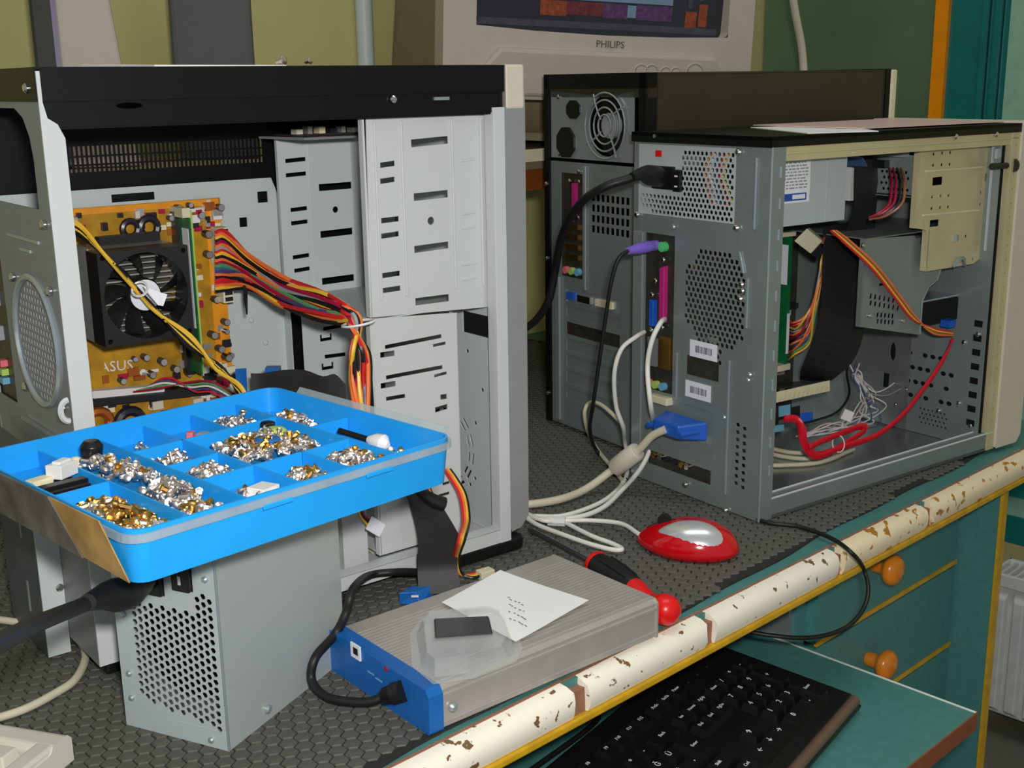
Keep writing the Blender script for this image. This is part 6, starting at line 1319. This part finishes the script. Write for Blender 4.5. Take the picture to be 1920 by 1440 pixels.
# local: +u to the right end (numeric pad), v=0 the front edge, v back; right front corner is the origin
KLn, KD = 0.455, 0.160
part('body', MB().plate([(-0.004, 0.0), (KD, 0.0), (KD + 0.004, 0.006), (KD, 0.024), (KD - 0.03, 0.026), (0.02, 0.0165), (0.004, 0.0150), (-0.006, 0.006)], [], KLn, lambda a, b, c: (-KLn + c, a, b)), 'black_plastic', kb, bevel=0.0025)
part('front_lip', MB().tube([(-KLn + 0.004, -0.001, 0.0120), (-0.004, -0.001, 0.0120)], 0.0052, 10), 'kb_lip', kb, smooth=50)
def key_mesh(w_, d_):
    x, y, h = w_ / 2 - 0.0008, d_ / 2 - 0.0008, 0.0085; i = 0.0026
    return mesh('key', MB().hexa([(-x, -y, 0), (x, -y, 0), (x, y, 0), (-x, y, 0)], [(-x + i, -y + i, h), (x - i, -y + i, h), (x - i, y - i * .6, h), (-x + i, y - i * .6, h)]), 'black_plastic')
KM = {}; LM = {}
P_ = 0.0188
def key(u, v, w_=1.0, d_=1.0, leg=None):
    kk = (round(w_, 2), d_)
    if kk not in KM: KM[kk] = key_mesh(P_ * w_, P_ * d_)
    o = link('key', KM[kk], kb); z = 0.0150 + 0.010 * (v / KD); o.location = (u, v, z); o.rotation_euler = (0.07, 0, 0)
    if leg:
        if leg not in LM: LM[leg] = text_mesh(leg, 0.0074 if len(leg) == 1 else 0.0044, 'label_white', 0.0001)
        l = link('legend', LM[leg], o); l.location = (-0.0028 * (w_ if len(leg) == 1 else 0), 0.002, 0.0087)
L0 = -KLn + 0.010
rows_ = [(0.100, ['"', '1', '2', '3', '4', '5', '6', '7', '8', '9', '0', '*', '-']), (0.0812, list('QWERTYUIOP') + ['Ğ', 'Ü']), (0.0624, list('ASDFGHJKL') + ['Ş', 'İ', ',']), (0.0436, ['<'] + list('ZXCVBNM') + ['Ö', 'Ç', '.'])]
for (v, ls), st in zip(rows_, (0.0, 0.5 * P_, 0.75 * P_, 0.25 * P_)):
    for i, l in enumerate(ls):
        key(L0 + P_ * (0.5 + i) + st + (P_ if st else 0), v, leg=l)
key(L0 + P_ * 14.0, 0.100, 2, 1, 'Back'); key(L0 + P_ * 0.75, 0.0812, 1.5, 1, 'Tab'); key(L0 + P_ * 14.25, 0.0718, 1.3, 2, 'Enter'); key(L0 + P_ * 0.87, 0.0624, 1.75, 1, 'Caps'); key(L0 + P_ * 0.62, 0.0436, 1.25, 1, 'Shift'); key(L0 + P_ * 13.6, 0.0436, 2.7, 1, 'Shift')
for u, w_, l in ((0.62, 1.25, 'Ctrl'), (1.87, 1.25, 'Win'), (3.12, 1.25, 'Alt'), (6.9, 6.2, None), (10.6, 1.2, 'AltGr'), (11.8, 1.2, 'Win'), (13.0, 1.2, 'Menu'), (14.3, 1.3, 'Ctrl')): key(L0 + P_ * u, 0.0248, w_, 1, l)
key(L0 + P_ * 0.5, 0.126, 1, 1, 'Esc')
for i in range(12): key(L0 + P_ * (2.5 + i + 0.5 * (i // 4)), 0.126, 1, 1, 'F%d' % (i + 1))
NX0 = L0 + P_ * 15.35
for i, (a, b, c_) in enumerate((('PrtSc', 'Ins', 'Del'), ('ScrLk', 'Home', 'End'), ('Pause', 'PgUp', 'PgDn'))):
    key(NX0 + P_ * (i + 0.5), 0.126, 1, 1, a); key(NX0 + P_ * (i + 0.5), 0.100, 1, 1, b); key(NX0 + P_ * (i + 0.5), 0.0812, 1, 1, c_); key(NX0 + P_ * (i + 0.5), 0.0248, 1, 1, '←↓→'[i])
key(NX0 + P_ * 1.5, 0.0436, 1, 1, '↑')
NP = NX0 + P_ * 3.3
for r_, (v, ls) in enumerate(((0.100, ['Num', '/', '*', '-']), (0.0812, ['7', '8', '9']), (0.0624, ['4', '5', '6']), (0.0436, ['1', '2', '3']))):
    for i, l in enumerate(ls): key(NP + P_ * (i + 0.5), v, 1, 1, l)
key(NP + P_ * 3.5, 0.0718, 1, 2, '+'); key(NP + P_ * 3.5, 0.0342, 1, 2, 'Enter'); key(NP + P_, 0.0248, 2, 1, '0'); key(NP + P_ * 2.5, 0.0248, 1, 1, ',')
for i in range(3): part('indicator', MB().box(NP + P_ * (0.6 + i) - .001, NP + P_ * (0.6 + i) + .001, 0.127, 0.129, 0.0235, 0.0262), 'smoke', kb)
kbc = KB.P(-0.30, KD, 0.012)
cable('keyboard_cable', [kbc, KB.P(-0.296, KD + 0.02, 0.010), W(1118, 1352, -0.138), W(1085, 1325, -0.138), W(1060, 1290, -0.138), DK.P(0.25, 0.25, -0.140)], 0.0024, 'black_rubber', 'black cable leaving the keyboard and passing under the bench edge')

# pale keyboard at the lower left corner
k2c = W(133, 1372, 0.020); k2l = W(0, 1345, 0.022)
yaw2 = math.atan2((k2c - k2l).y, (k2c - k2l).x)
K2 = Frame(k2c.x, k2c.y, yaw2, 0.0)
kk = thing('keyboard', 'corner of a cream keyboard at the lower left', 'keyboard', K2)
part('body', MB().plate([(0.0, 0.0), (0.0, 0.016), (-0.004, 0.020), (-0.018, 0.0195), (-0.020, 0.0150), (-0.150, 0.0125), (-0.158, 0.004), (-0.158, 0.0)], [], 0.30, lambda a, b, c: (-0.30 + c, a, b)), 'beige_kb', kk, bevel=0.003)
part('end_ridge', MB().box(-0.014, -0.001, -0.150, -0.012, 0.012, 0.0195), 'beige_kb', kk, bevel=0.002)
k2m = mesh('key', MB().hexa([(-.0086, -.0086, 0), (.0086, -.0086, 0), (.0086, .0086, 0), (-.0086, .0086, 0)], [(-.006, -.006, .009), (.006, -.006, .009), (.006, .007, .009), (-.006, .007, .009)]), 'beige_kb')
for i in range(5):
    for j in range(4):
        o = link('key', k2m, kk, 0.0008); o.location = (-0.026 - 0.0188 * i, -0.034 - 0.0188 * j, 0.0125)
